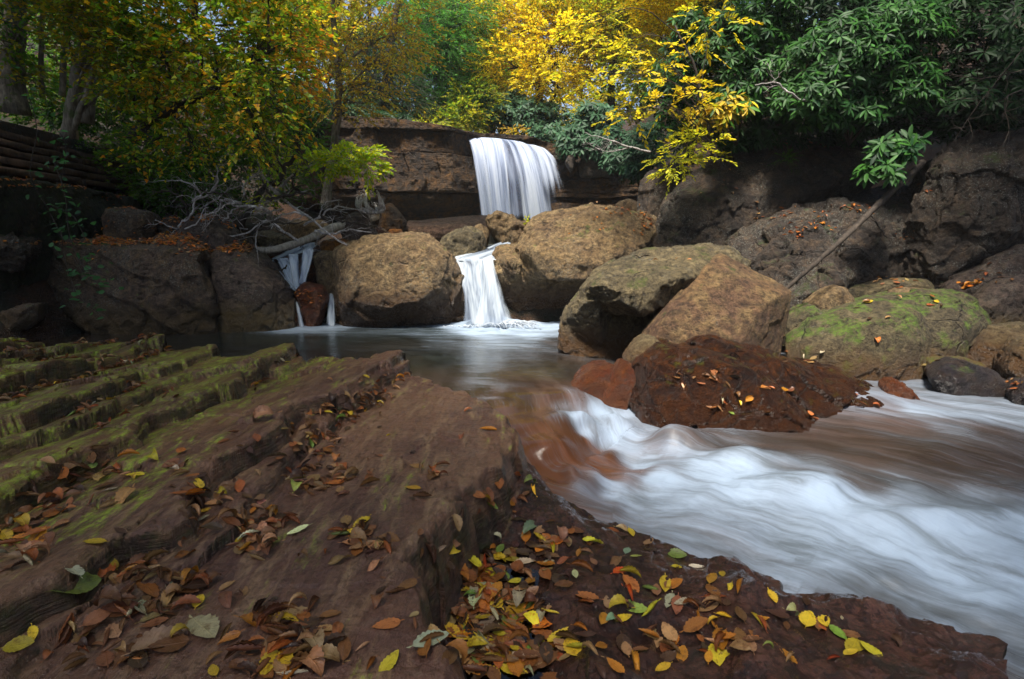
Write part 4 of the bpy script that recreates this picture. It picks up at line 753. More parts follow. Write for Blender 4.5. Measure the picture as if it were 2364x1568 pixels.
def sprays(la, wa, cen, dirs, rng, nl, sl, ll, lw, kind, pal, flat=.35, droop=.25, seed=0, twig=.003, clump=.8):
    n = len(cen); D = nrm(dirs); up = np.array([0, 0, 1.]); side = nrm(np.cross(D, up)+1e-6); nor = nrm(np.cross(side, D)+rng.normal(0, flat, (n, 3)))
    t = np.linspace(.08, 1, nl)[None, :, None]*np.ones((n, 1, 1)); sl_ = (sl*rng.uniform(.6, 1.3, n))[:, None, None]
    pos = cen[:, None]+D[:, None]*t*sl_; pos[..., 2] -= droop*(t[..., 0]**2)*sl_[..., 0]
    sgn = np.where(np.arange(nl) % 2, 1., -1.)[None, :, None]
    S2 = nrm(np.cross(nor, D)); L = D[:, None]*(.75+.5*t)+S2[:, None]*sgn*(1.25-.8*t)+rng.normal(0, .22, (n, nl, 3)); L[..., 2] -= droop*.8
    N = nor[:, None]+rng.normal(0, flat, (n, nl, 3)); p = pos.reshape(-1, 3); m = len(p)
    cols = pick(pal, p, m, clump, seed, rng); s = rng.uniform(.65, 1.2, m)
    v, f, c = leaf_geo(p, L.reshape(-1, 3), N.reshape(-1, 3), ll*s, lw*s, kind, cols); la.add(v, f, c)
    if wa is not None and twig:        # twigs: thin three sided strips
        a = pos[:, 0]; b = pos[:, -1]; mid = pos[:, nl//2]; r = twig
        for q0, q1 in ((a, mid), (mid, b)):
            o1 = side*r; o2 = np.array([0, 0, r])
            v = np.stack([q0-o1, q0+o1, q0+o2*1.5, q1-o1*.6, q1+o1*.6, q1+o2], 1).reshape(-1, 3)
            i = np.arange(n)[:, None]*6; f = np.concatenate([i+np.array([[0, 1, 4, 3]]), i+np.array([[1, 2, 5, 4]]), i+np.array([[2, 0, 3, 5]])]); wa.add(v, f)
def whorls(la, cen, axis, rng, nl, ll, lw, pal, seed=0, clump=.8, droop=.35):
    n = len(cen); A = nrm(axis); ref = nrm(rng.normal(size=(n, 3))); X = nrm(np.cross(A, ref)); Yv = np.cross(A, X)
    an = (np.arange(nl)[None]*2.399+rng.uniform(0, 6.28, (n, 1))); k = (np.arange(nl)/nl)[None, :, None]
    rad = np.cos(an)[..., None]*X[:, None]+np.sin(an)[..., None]*Yv[:, None]
    L = rad+A[:, None]*(-.15+.65*k)+rng.normal(0, .12, (n, nl, 3)); L[..., 2] -= droop; N = A[:, None]*1.+rng.normal(0, .2, (n, nl, 3))+.5*rad*0
    p = (cen[:, None]+A[:, None]*.03*k+rad*.01).reshape(-1, 3); m = len(p); s = rng.uniform(.7, 1.15, m)
    v, f, c = leaf_geo(p, L.reshape(-1, 3), N.reshape(-1, 3), ll*s, lw*s, 'long', pick(pal, p, m, clump, seed, rng)); la.add(v, f, c)
def tree(name, label, cat, trunk, rad, blobs, n, leaf, pal, mat='leaf', bark='bark', seed=0, group=None, base=None, limbs=True, extra_trunks=(), k=7, spray_dir=.6, down=0., branch_r=.02):
    """leaf = (kind, leaves per spray, spray length, leaf length, leaf width)"""
    rng = np.random.default_rng(seed+1000); la = Acc(); wa = Acc()
    T = spline([P(*q) for q in trunk], 18) if trunk else None
    b0 = T[0] if T is not None else (base if base is not None else P(blobs[0][0], blobs[0][1]+blobs[0][4], blobs[0][2]))
    r = root(name, b0, label, cat, group)
    if T is not None:
        wob = rng.normal(0, .012, T.shape); wob[0] = 0; T2 = T+wob
        tube(wa, T2, np.linspace(rad[0], rad[1], 18)*(1+.35*np.exp(-np.arange(18)/1.2)), 10, seed)
        for et, er in extra_trunks: E = spline([P(*q) for q in et], 14); tube(wa, E+rng.normal(0, .01, E.shape), np.linspace(er[0], er[1], 14), 8, seed)
    if T is not None and trunk[-1][1] < -100:
        q = trunk[-1]; rr = 1.5*FPX/q[2]; blobs = list(blobs)+[(q[0], q[1]+rr*.3, q[2], rr, rr*.9, 1.5, .3)]; n = int(n*1.15)
    area = np.array([b[3]*b[4]*(b[2]**2)*(b[6] if len(b) > 6 else 1) for b in blobs]); cnt = np.maximum(3, (n*area/area.sum()).astype(int))
    for bi, (b, m) in enumerate(zip(blobs, cnt)):
        b = b[:6]; c = P(*b[:3]); pts = blobpts(b, m, rng, .15)
        if T is not None and limbs:
            j = np.argmin(np.linalg.norm(T-c-np.array([0, 0, -.8]), axis=1)); a = T[max(j, 2)]
        else: a = np.array(b0, float)
        dist = np.linalg.norm(c-a)
        if limbs and dist > .15:
            mid = (a+c)/2+np.array([0, 0, .14*dist])+rng.normal(0, .06*dist, 3); Lm = spline([a, mid, c], 10); tube(wa, Lm+rng.normal(0, .012*dist**.5, Lm.shape)*np.linspace(0, 1, 10)[:, None], np.linspace(branch_r*1.6, branch_r*.6, 10)*(.6+.2*dist), 6, seed)
            for q in pts[rng.permutation(m)[:min(m, 16)]]:
                s0 = Lm[rng.integers(4, 10)]; mm = (s0+q)/2+rng.normal(0, .08, 3)*np.linalg.norm(q-s0); tube(wa, spline([s0, mm, q], 6), np.linspace(branch_r*.55, branch_r*.15, 6), 4)
        out = nrm(pts-c)+rng.normal(0, .5, pts.shape)+nrm(c-a)*.4; out[:, 2] = out[:, 2]*spray_dir-down
        kind, nl, sl, ll, lw = leaf
        if kind == 'whorl': whorls(la, pts, out*np.array([.5, .5, .4])+np.array([0, -.45, .75]), rng, nl, ll, lw, pal, seed)
        else: sprays(la, wa if limbs else None, pts, out, rng, nl, sl, ll, lw, kind, pal, seed=seed, twig=.0022+.0002*b[2], flat=.4)
    if wa.n: put('trunk' if T is not None else 'branches', wa.V(), wa.Fc(), M[bark], r)
    put('crown' if T is not None else 'foliage', la.V(), la.Fc(), M[mat], r, colors=np.concatenate(la.c), smooth=False)
    return r
# left bank
tree('maple_tree', 'thick grey trunked maple at the far left, green leaved, above the timber wall', 'tree', [(35,262,10.5),(28,150,10.5),(36,40,10.6),(30,-160,10.8)], (.19,.14),
     [(40,60,9.8,120,80,.9),(120,-20,10,130,70,1.2),(60,170,10.5,90,50,.6),(-120,40,10,120,160,1.5),(-100,-250,10,250,180,2.),(150,-300,10.,250,160,2.)], 1500, ('lobed', 9, .38, .075, .07), 'maplegreen', seed=1)
tree('maple_tree', 'leaning grey twin trunked maple growing out of the timber wall top', 'tree', [(160,318,9.4),(168,240,9.4),(185,140,9.5),(205,20,9.6),(214,-160,9.8)], (.095,.07),
     [(250,90,9,80,70,.8),(170,10,9,110,40,.8),(300,40,9.2,110,60,.9),(280,200,9.2,50,50,.6),(330,150,9.5,80,80,.8)], 1000, ('lobed', 9, .35, .07, .065), 'maplegreen', seed=2,
     extra_trunks=[([(200,285,10.6),(203,180,10.6),(215,60,10.7),(222,-120,10.8)], (.12,.10)), ([(160,318,9.4),(205,200,9.3),(222,140,9.2)], (.05,.03)), ([(143,222,10.2),(148,130,10.2),(160,20,10.3),(150,-90,10.4)], (.05,.04)), ([(97,222,10.8),(96,100,10.8),(104,-80,10.9)], (.045,.035))])
tree('maple_tree', 'spreading maple with orange and yellow autumn leaves arching over the dead brush', 'tree', [(310,320,9.6),(335,285,9.4),(390,262,9.1),(450,228,8.9),(540,183,8.7),(620,120,8.6)], (.08,.02),
     [(380,120,8.8,120,90,.8),(480,60,8.8,140,80,.8),(500,170,8.6,120,80,.7),(600,110,8.5,100,80,.7),(630,190,8.4,70,50,.6),(640,40,8.6,110,60,.7),(650,270,8.4,46,40,.5),(590,300,8.6,70,60,.5),(430,250,8.9,100,60,.6),(560,240,8.6,90,50,.5),(600,340,8.4,46,24,.3),(680,110,8.5,36,40,.4),(420,-60,8.8,200,70,1.),(620,-60,8.6,140,70,.9),(360,330,9.2,60,50,.5),(450,340,9.2,40,40,.4)],
     1500, ('lobed', 8, .36, .075, .07), 'maple', seed=3, bark='bark_dark', extra_trunks=[([(335,300,9.4),(360,250,9.3),(370,170,9.2)], (.03,.012)), ([(325,300,9.5),(305,200,9.5),(300,170,9.5)], (.03,.012))], branch_r=.016)
tree('beech_tree', 'slender grey beech with sparse yellow leaves standing in front of the cliff', 'tree', [(750,485,13),(760,410,13),(775,310,13),(783,215,13),(776,100,13),(762,-60,13)], (.10,.055),
     [(820,60,13,110,60,1.),(880,130,13,90,60,1.),(740,60,13,80,70,.9),(850,190,13,80,50,.8),(760,170,12.6,60,60,.7),(930,70,13.4,70,80,.8),(820,-60,13,160,60,1.3),(800,230,12.6,90,40,.6)], 760, ('leaf', 9, .4, .085, .042), 'rusty', seed=4, down=.25)
tree('sapling', 'lime green leaved sapling branch reaching out over the bleached log', 'sapling', [(640,440,10.2),(680,400,10),(740,375,9.9),(800,368,9.8)], (.025,.008), [(790,368,9.8,60,24,.3),(850,385,9.8,32,26,.2),(740,375,9.8,50,22,.3),(830,350,9.8,40,14,.2)], 270, ('leaf', 8, .2, .075, .042), 'lime', seed=5, branch_r=.006, bark='dead')
tree('sapling', 'little yellow green sapling sprouting inside the dead brush', 'sapling', [(612,490,9.4),(610,455,9.4),(616,425,9.4)], (.01,.005), [(612,450,9.4,22,28,.15),(635,370,9.5,20,20,.15),(640,300+90,9.5,40,14,.15)], 60, ('leaf', 8, .16, .05, .026), 'lime', seed=6, branch_r=.004)
# shrubs filling the left middle
for i, (b, lab) in enumerate([([(330,390,12,110,70,1.),(420,440,11.5,90,40,.8)], 'dark green bush behind the timber wall end'), ([(560,400,13,120,80,1.2),(480,330,13,120,80,1.)], 'shaded green bush beneath the orange maple'),
        ([(680,330,15,90,110,1.2),(620,210,15,120,110,1.2)], 'deep green bush left of the cliff'), ([(250,250,13,110,60,1.),(120,230,12.5,110,60,1.2)], 'low green bush between the left bank trunks'), ([(430,130,15,300,160,2.),(150,80,15,200,160,2.)], 'tall shady green thicket behind the left maples')]):
    tree('bush', lab, 'bush', None, None, b, 900+600*(i == 4), ('leaf', 8, .3, .09, .05), 'green' if i != 4 else 'maplegreen', seed=20+i, group=None, branch_r=.012)
# trees behind the cliff
tree('hemlock_tree', 'tall bright green hemlock left of the yellow beeches, above the waterfall', 'tree', [(985,300,27),(960,150,27),(930,0,27),(900,-200,27)], (.25,.12),
     [(990,40,26,80,50,1.5),(1060,60,25.5,70,30,1.5),(1040,120,25.5,80,30,1.5),(960,120,26,70,40,1.5),(1010,180,26,90,40,1.5),(1060,220,26,60,40,1.2),(950,220,26,70,40,1.5),(1080,10,26,60,30,1.2),(980,270,26,80,30,1.)], 2600, ('needle', 16, .8, .13, .035), 'hemlock', seed=7, bark='bark_dark', down=.5, branch_r=.05)
tree('hemlock_tree', 'dark hemlock leaning over the brown cliff', 'tree', [(870,300,24),(890,200,24),(905,90,24),(930,-60,24)], (.22,.1),
     [(900,200,23.4,70,50,1.2),(850,160,23.4,60,50,1.2),(930,250,23.4,60,36,1.),(820,250,23.2,80,40,1.),(880,110,23.6,50,40,1.),(760,260,23.,70,50,1.)], 1700, ('needle', 14, .7, .12, .032), 'hemdark', seed=8, bark='bark_dark', down=.5, branch_r=.05)
BT = [(1210,60,27,110,70,2.),(1180,150,26,80,40,1.6),(1300,110,25,90,60,1.6),(1280,30,27,110,60,2.),(1270,185,25,70,30,1.2),(1150,-30,28,120,70,2.),(1380,60,26,80,60,1.5)]
tree('beech_tree', 'glowing golden yellow beech straight above the waterfall', 'tree', [(1240,310,28),(1245,200,28),(1230,60,28),(1240,-150,28)], (.2,.1), BT, 2700, ('leaf', 10, .7, .14, .075), 'beechbright', seed=9, bark='bark_dark', branch_r=.04)
tree('beech_tree', 'yellow green beech right of the golden beech above the fall', 'tree', [(1420,320,26),(1410,200,26),(1430,40,26),(1440,-150,26)], (.18,.1), [(1420,60,25,90,70,1.5),(1440,150,24.5,70,60,1.2),(1380,-10,25.5,110,60,1.5),(1480,20,25,80,70,1.5)], 1500, ('leaf', 10, .65, .13, .07), 'beechgreen', seed=10, bark='bark_dark', branch_r=.04)
tree('beech_tree', 'brilliant yellow beech glowing behind the left end of the rhododendrons', 'tree', [(1590,380,15),(1585,220,15),(1575,60,15),(1580,-120,15)], (.12,.08), [(1575,40,14.5,80,60,1.),(1620,110,14.5,60,60,1.),(1540,-20,14.5,90,50,1.),(1600,180,14,60,50,.8),(1520,90,14.5,40,40,.7)], 1400, ('leaf', 9, .45, .085, .045), 'beechbright', seed=11, bark='bark_dark')
tree('beech_tree', 'low green and yellow beech just left of the waterfall lip', 'tree', [(1010,330,25),(1015,290,25),(1030,230,25)], (.08,.04), [(1000,290,24,60,30,1.),(1060,280,24.5,50,40,1.),(1100,240,25,60,50,1.),(950,300,23.6,40,14,.6)], 700, ('leaf', 9, .5, .11, .06), 'beechgreen', seed=12, bark='bark_dark')
tree('sapling', 'tiny orange leaved sapling behind the waterfall lip', 'sapling', None, None, [(1190,300,24,24,8,.4)], 30, ('leaf', 8, .3, .09, .05), 'rusty', seed=13)
tree('sapling', 'bare twiggy greenish yellow sapling hanging over the left cliff top', 'sapling', None, None, [(985,293,22.3,34,16,.3)], 60, ('leaf', 8, .4, .07, .04), 'lime', seed=14)
# the near yellow beech branches
tree('beech_sapling', 'beech sapling with bright yellow leaf sprays reaching in front of the rhododendrons', 'tree', [(1655,385,8.9),(1640,330,8.8),(1625,240,8.8),(1600,150,8.8),(1560,60,8.8)], (.035,.012),
     [(1420,95,8.6,70,16,.4),(1360,55,8.6,50,14,.3),(1480,115,8.6,60,20,.3),(1330,178,8.6,46,12,.3),(1420,172,8.5,70,20,.4),(1510,140,8.6,50,20,.3),(1470,220,8.5,40,16,.3),(1560,205,8.5,50,26,.3),(1400,283,8.5,40,10,.2),(1460,270,8.5,40,14,.2),(1540,245,8.5,40,16,.3),(1610,220,8.5,50,30,.3),(1640,60,8.8,60,50,.4)], 150, ('leaf', 9, .26, .08, .04), 'beech', seed=15, branch_r=.006, bark='bark_dark')
tree('beech_sapling', 'low spray of yellow beech leaves beside the huge lichen boulder', 'sapling', [(1672,392,9.0),(1650,350,8.9),(1600,345,8.9)], (.02,.008), [(1590,330,8.8,50,20,.3),(1560,370,8.8,56,18,.3),(1630,315,8.8,40,16,.2),(1545,400,8.8,36,12,.2),(1640,360,8.8,36,12,.2)], 110, ('leaf', 9, .22, .07, .034), 'beech', seed=16, branch_r=.005, bark='bark_dark')
# rhododendrons
def rhodo(label, blobs, n, pal, seed, ll=.155, lw=.036, nl=10, shell=.15, group='rhododendrons'):
    return tree('rhododendron', label, 'rhododendron', None, None, blobs, n, ('whorl', nl, 0, ll, lw), pal, 'rhodo', 'bark_dark', seed=seed, branch_r=.012, base=P(blobs[0][0], 335, blobs[0][2]+.6))
rhodo('large shiny rhododendron with pale tipped leaves in the middle of the right bank', [(1960,140,8.6,130,90,.7),(1900,230,8.5,100,60,.5),(2050,80,8.6,120,60,.7),(2080,200,8.4,80,60,.5),(1990,260,8.4,70,30,.4)], 1000, 'rhodo', 30)
rhodo('dark rhododendron left of centre on the right bank, backed by yellow leaves', [(1660,140,9.6,80,90,.7),(1740,60,9.6,100,80,.8),(1760,180,9.4,80,90,.6),(1690,240,9.4,70,50,.5),(1590,100,9.8,50,70,.5),(1575,285,10.6,60,60,.6),(1540,200,11,50,60,.6)], 980, 'rhodo', 31, .15, .036)
rhodo('small rhododendron with drooping yellow leaves in front of the dark one', [(1700,245,8.8,36,26,.2),(1650,270,8.8,40,22,.2)], 46, 'rhodoyel', 32, .16, .042)
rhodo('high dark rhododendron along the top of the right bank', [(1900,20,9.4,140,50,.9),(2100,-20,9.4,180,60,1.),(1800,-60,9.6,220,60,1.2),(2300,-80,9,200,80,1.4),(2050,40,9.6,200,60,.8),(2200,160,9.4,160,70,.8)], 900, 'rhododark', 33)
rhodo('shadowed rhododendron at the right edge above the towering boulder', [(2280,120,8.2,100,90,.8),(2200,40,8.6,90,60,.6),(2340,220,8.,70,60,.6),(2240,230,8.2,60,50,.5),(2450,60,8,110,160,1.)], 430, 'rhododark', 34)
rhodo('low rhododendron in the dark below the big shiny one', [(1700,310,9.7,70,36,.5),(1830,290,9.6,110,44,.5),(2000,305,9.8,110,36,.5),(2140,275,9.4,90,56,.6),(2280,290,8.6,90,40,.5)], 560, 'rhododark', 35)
rhodo('drooping rhododendron branch hanging in front of the towering boulder', [(2060,350,7.4,46,22,.2),(2040,390,7.3,38,22,.2),(2090,330,7.5,30,14,.2)], 44, 'rhodo', 36, .17, .046)
rhodo('blue green rhododendron on the far bank right of the waterfall top', [(1370,280,21,60,40,.8),(1330,330,20.8,40,40,.6),(1400,330,20.6,60,36,.6)], 520, 'rhodoblue', 37, .26, .08, 7)
rhodo('blue green rhododendron behind the waterfall lip', [(1220,270,25,90,36,1.),(1270,310,24,50,24,.7),(1170,250,26,60,40,1.)], 560, 'rhodoblue', 38, .28, .085, 7)
rhodo('teal rhododendron at the foot of the far right bank beside the dark rounded boulder', [(1440,370,18,50,26,.5),(1470,400,17.6,36,22,.5),(1490,340,17,50,50,.6)], 320, 'rhodoblue', 39, .2, .055, 7)
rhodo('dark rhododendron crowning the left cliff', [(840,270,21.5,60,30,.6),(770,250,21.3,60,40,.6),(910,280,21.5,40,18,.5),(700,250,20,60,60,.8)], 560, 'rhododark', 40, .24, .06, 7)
# hill trees farther back
rs2 = np.random.default_rng(77)
HT_ = [(600,34,'maplegreen','green tree on the far hill at the left behind the cliff'),(720,30,'beech','yellow tree on the far hill left of the dark hemlock'),(840,36,'beechgreen','yellow green tree on the far hill above the cliff'),(1080,38,'beechbright','pale golden tree deep in the gap left of the golden beech'),
       (1180,44,'beechbright','bright yellow tree far up the valley'),(1330,40,'beech','yellow tree far up the valley on the right'),(1480,34,'beechgreen','green gold tree on the far right hill'),(1560,28,'beech','yellow tree behind the near rhododendrons'),(1700,30,'green','green tree behind the right bank rhododendrons'),
       (1900,26,'green','dark green tree high behind the right bank'),(2150,26,'green','shaded tree high behind the right edge'),(450,30,'maplegreen','green tree far behind the orange maple'),(250,28,'green','dark tree far behind the left trunks'),(60,26,'green','dark tree far behind the left edge'),(1020,31,'hemlock','green hemlock on the hill behind the waterfall'),(1130,33,'beechgreen','lemon green tree just behind the waterfall crest')]
for i, (px, Y, pal, lab) in enumerate(HT_):
    c = P(px, 560, Y); gz0 = float(ground_z(np.array([c[0]]), np.array([Y]))[0]); yb = HORIZ-(gz0-HC)/Y*FPX
    hh = rs2.uniform(9, 13)/Y*FPX; sc_ = FPX/Y; bl = []
    for k in range(9):
        t = rs2.uniform(.12, 1.); bl.append((px+rs2.normal(0, 1.5)*sc_*(1.1-t*.5), yb-hh*t, Y+rs2.normal(0, .8), rs2.uniform(1.2, 2.2)*sc_, rs2.uniform(.7, 1.2)*sc_, 1.4))
    tree('broadleaf_tree' if pal != 'hemlock' else 'hemlock_tree', lab, 'tree', [(px, yb+10, Y), (px+rs2.normal(0, 10), yb-hh*.5, Y), (px+rs2.normal(0, 20), yb-hh, Y)], (.2, .06), bl, 800, ('leaf' if pal != 'hemlock' else 'needle', 10, .9, .24, .13), pal, seed=50+i, bark='bark_dark', branch_r=.05)
# unseen canopy trees added above the frame to shade the banks, ledge and water
def shade_tree(label, base, height, crown_c, rx, ry, rz, n, pal, seed, lean=None):
    lean = lean or ((crown_c[0]-base[0])*.75, (crown_c[1]-base[1])*.75)
    rng = np.random.default_rng(seed); la = Acc(); wa = Acc(); bx, by = base; bz = float(ground_z(np.array([bx]), np.array([by]))[0])-.2
    r = root('broadleaf_tree', (bx, by, bz), label, 'tree'); T = spline([(bx, by, bz), (bx+lean[0]*.4, by+lean[1]*.4, bz+height*.5), (bx+lean[0], by+lean[1], bz+height)], 14); tube(wa, T, np.linspace(.22, .08, 14), 8)
    c = np.array(crown_c, float)
    for k in range(10):
        d = nrm(rng.normal(size=3))*np.array([rx, ry, rz])*.6; bc = c+d; tube(wa, spline([T[rng.integers(7, 13)], (T[10]+bc)/2+np.array([0, 0, .3]), bc], 8), np.linspace(.06, .02, 8), 5)
        m = n//10; pts = bc+nrm(rng.normal(size=(m, 3)))*rng.uniform(.2, 1, m)[:, None]**.5*np.array([rx, ry, rz])*.55
        out = nrm(pts-bc)+rng.normal(0, .5, pts.shape); out[:, 2] *= .4; sprays(la, None, pts, out, rng, 8, .6, .17, .12, 'lobed', pal, seed=seed)
    put('trunk', wa.V(), wa.Fc(), M['bark'], r); put('crown', la.V(), la.Fc(), M['leaf'], r, colors=np.concatenate(la.c), smooth=False); return r
SHADE_CANOPY = [((-10, 3), 11, (-7.0, 6.2, 8.5), 3.2, 3.8, 1.6, 1900, 'green'), ((-8, 0), 11, (-5.5, 1.5, 8), 3.3, 3.2, 1.5, 1300, 'green'), ((-13, 9), 12, (-8., 10.5, 11), 3.5, 3.5, 1.8, 1200, 'maplegreen'),
          ((11, 9), 11, (8., 9.5, 10), 3.5, 3.2, 1.6, 1300, 'green'), ((9, 3), 10, (7., 5.5, 8.2), 2.8, 3.4, 1.5, 1500, 'green'), ((7, -3), 10, (3.6, -2, 8), 3.4, 2.6, 1.5, 1700, 'green'), ((10.5, 13), 12, (9, 13, 12), 3.5, 3.5, 1.8, 2200, 'green'), ((-3, -9), 10, (-2., -1.6, 8.5), 3.2, 2.8, 1.5, 800, 'green')]
SHADE_CANOPY.append(((-13, 7), 13, (-1.5, 9.5, 12.5), 3.4, 2.6, 1.2, 1500, 'beechgreen')); SHADE_CANOPY.append(((13, 9.5), 13, (2.5, 10.5, 13), 3., 2.4, 1.2, 1300, 'beechgreen'))  # added crowns that keep open sky out of the puddle and pool reflections
CL = ['tall tree above the left bank beside the mossy wall', 'tall tree on the left bank behind the viewpoint', 'tall tree above the timber wall', 'tall tree above the rhododendrons', 'tall tree above the towering boulder', 'tall tree on the right bank behind the viewpoint', 'tall tree high on the right bank', 'tall tree behind the viewpoint', 'tall yellowing tree leaning over the stream from the left bank', 'tall yellowing tree leaning over the stream from the right bank']
for i, a in enumerate(SHADE_CANOPY): shade_tree(CL[i], *a, seed=200+i)
# ---------------------------------------------------------------- walls, logs, dead wood
def beam_mesh(a, b, h, w, rng):
    a = np.array(a); b = np.array(b); n = 9; d = nrm(b-a); s = np.array([d[1], -d[0], 0]); u = np.array([0, 0, 1.]); V = []
    prof = [(-.5,-.42),(-.42,-.5),(.42,-.5),(.5,-.42),(.5,.42),(.42,.5),(-.42,.5),(-.5,.42)]
    for i in range(n):
        c = a+(b-a)*i/(n-1)
        for p in prof: V.append(c+s*w*p[0]+u*h*p[1]+rng.normal(0, .006, 3))
    F = [[i*8+j, i*8+(j+1) % 8, i*8+8+(j+1) % 8, i*8+8+j] for i in range(n-1) for j in range(8)]
    F += [[7, 6, 1, 0], [6, 5, 2, 1], [5, 4, 3, 2]]; o = (n-1)*8; F += [[o, o+1, o+6, o+7], [o+1, o+2, o+5, o+6], [o+2, o+3, o+4, o+5]]
    return np.array(V), np.array(F)
rng = np.random.default_rng(3)
tw = root('timber_wall', P(250, 440, 11), 'old dark timber crib wall of stacked beams climbing the left bank', 'retaining wall')
TA, TB = P(-160, 236, 8.0), P(540, 438, 15.8); BA, BB = P(-160, 385, 8.0), P(540, 474, 15.8)
nc = 5
for c in range(nc):
    t = (c+.5)/nc; A = BA*(1-t)+TA*t; B = BB*(1-t)+TB*t; s = rng.uniform(-.15, 0)
    while s < 1:
        e = s+rng.uniform(.16, .26); a = A+(B-A)*max(s, 0); b = A+(B-A)*min(e, 1)
        back_ = np.array([-.10*c-.0, 0, 0])
        if np.linalg.norm(b-a) > .3: V, F = beam_mesh(a+back_, b+back_, .68*np.linalg.norm(TA-BA)/nc*(1-.45*(s+e)/2), .2, rng); put('beam', V, F, M['timber'], tw, smooth=False)
        h = A+(B-A)*min(1, e+.006)+back_; V, F = beam_mesh(h+np.array([.08, 0, -.05]), h+np.array([-.6, .03, -.05]), .14, .15, rng)
        if e < 1: put('beam_end', V, F, M['timber'], tw, smooth=False)
        s = e+.014
V, F = beam_mesh(BA+np.array([-.75, -.4, .35]), BB+np.array([-.75, .2, .2]), 1.3, .4, rng); put('earth_fill', V, F, M['ground'], tw, smooth=False)
rock('wall', 'moss blackened stone wall with a leafy top below the timber wall', M['mosswall'], 8.6,
     [(-160,398,7.0),(0,411,7.8),(150,430,9.0),(300,452,10.5),(302,562,10.5),(225,580,9.2),(-160,640,7.1)], [(-160,430,6.9),(0,430,7.7),(150,446,8.9),(280,463,10.3),(290,560,10.3),(150,575,8.9),(0,590,7.7)], 1.0, seed=90, soft=3, cat='stone wall', voxel=.028)
def branch(acc, p, d, L, r, depth, rng, up=0., curl=.5, kmin=4):
    n = 9; pts = [np.array(p)]; d = nrm(np.array(d, float))
    for i in range(n-1):
        d = nrm(d+rng.normal(0, curl*.33, 3)+np.array([0, 0, up*.1])); pts.append(pts[-1]+d*L/(n-1))
    pts = np.array(pts); tube(acc, spline(pts, 16), np.linspace(r, r*.35, 16), max(kmin, 6 if r > .012 else 4))
    if depth > 0:
        for k in range(rng.integers(2, 5)):
            i = rng.integers(2, n-1); dd = nrm(pts[i+1 if i+1 < n else i]-pts[i-1])+rng.normal(0, .6, 3)*np.array([1, .6, 1]); branch(acc, pts[i], dd, L*rng.uniform(.35, .65), r*(1-.6*i/n)*.62, depth-1, rng, up, curl)
def limb_thing(name, label, polys, mat, group=None, twigs=3, seed=0, cat='dead branch', up=0.):
    rng = np.random.default_rng(seed+500); acc = Acc()
    for pl, r0, r1 in polys:
        Q = spline([P(*q) for q in pl], 30); nz = np.stack([vn(np.stack([np.arange(30)*.5, np.full(30, k*3.+seed), np.zeros(30)], 1), seed) for k in range(3)], 1)*r0*.9; Q = Q+nz; tube(acc, Q, np.linspace(r0, r1, 30), 8, seed, .25)
        for k in range(twigs):
            i = rng.integers(6, 28); dd = nrm(Q[min(i+1, 29)]-Q[i-1])*.7+rng.normal(0, .6, 3)*np.array([1, .4, 1]); branch(acc, Q[i], dd, rng.uniform(.18, .5), max(.004, r1*.7), 1, rng, up, .8)
    o = put(name, acc.V(), acc.Fc(), M[mat]); tag(o, label, cat, group); return o
limb_thing('dead_branch', 'thick dark dead limb rising from the brush towards the orange maple', [([(545,525,9.6),(585,470,9.5),(640,415,9.4),(672,372,9.4),(685,340,9.4)], .06, .025)], 'bark_dark', twigs=8, seed=1)
limb_thing('dead_branch', 'pale forked dead branch trailing over the left cascade', [([(690,560,9.3),(650,530,9.2),(610,512,9.2),(560,540,9.1),(470,545,9.0)], .022, .008),([(600,515,9.2),(590,560,9.1),(596,585,9.0)], .012, .005)], 'dead', twigs=5, seed=2)
limb_thing('dead_branch', 'long grey dead branch slanting down to the bleached log', [([(640,450,9.6),(680,480,9.5),(725,510,9.3),(760,540,9.2),(800,566,9.1)], .024, .01)], 'dead', twigs=6, seed=3)
limb_thing('dead_branch', 'white crooked dead branch reaching right to the root ball', [([(700,520,9.7),(740,500,9.7),(770,480,9.8),(810,482,9.9),(845,492,10)], .02, .008),([(735,505,9.7),(750,470,9.7),(790,462,9.8)], .012, .005)], 'dead', twigs=6, seed=4)
limb_thing('dead_branch', 'thin white dead branch poking up over the domed rock', [([(425,530,8.8),(455,515,8.7),(470,485,8.7),(480,478,8.7)], .012, .005)], 'dead', twigs=3, seed=5)
limb_thing('dead_branch', 'dark twig stuck in the upper left cascade', [([(632,620,9.0),(645,624,8.95),(658,620,8.95),(663,612,8.95)], .014, .01)], 'bark_dark', twigs=0, seed=6)
limb_thing('dead_branch', 'pale bent branch among the rhododendron leaves on the right bank', [([(1870,240,8.2),(1820,212,8.1),(1790,192,8.1),(1745,196,8.1)], .016, .006)], 'dead', twigs=3, seed=7)
limb_thing('dead_branch', 'bare brown branch forking in front of the far right cliff', [([(1500,352,11),(1450,338,11),(1400,322,11),(1350,308,11)], .02, .006),([(1460,340,11),(1400,350,11),(1355,330,11)], .01, .004)], 'dead', twigs=7, seed=8)
limb_thing('dead_branch', 'tangle of hair thin bare twigs at the right edge under the shadowed rhododendron', [([(2380,200,7.4),(2320,230,7.4),(2330,300,7.4),(2300,360,7.4)], .008, .003),([(2400,150,7.4),(2280,180,7.3),(2180,170,7.3)], .007, .003),([(2364,110,7.3),(2260,240,7.3),(2200,330,7.3)], .006, .003)], 'log', twigs=9, seed=9)
rng = np.random.default_rng(44); GL = ['grey dead branches tangled on the left bank above the cascade']
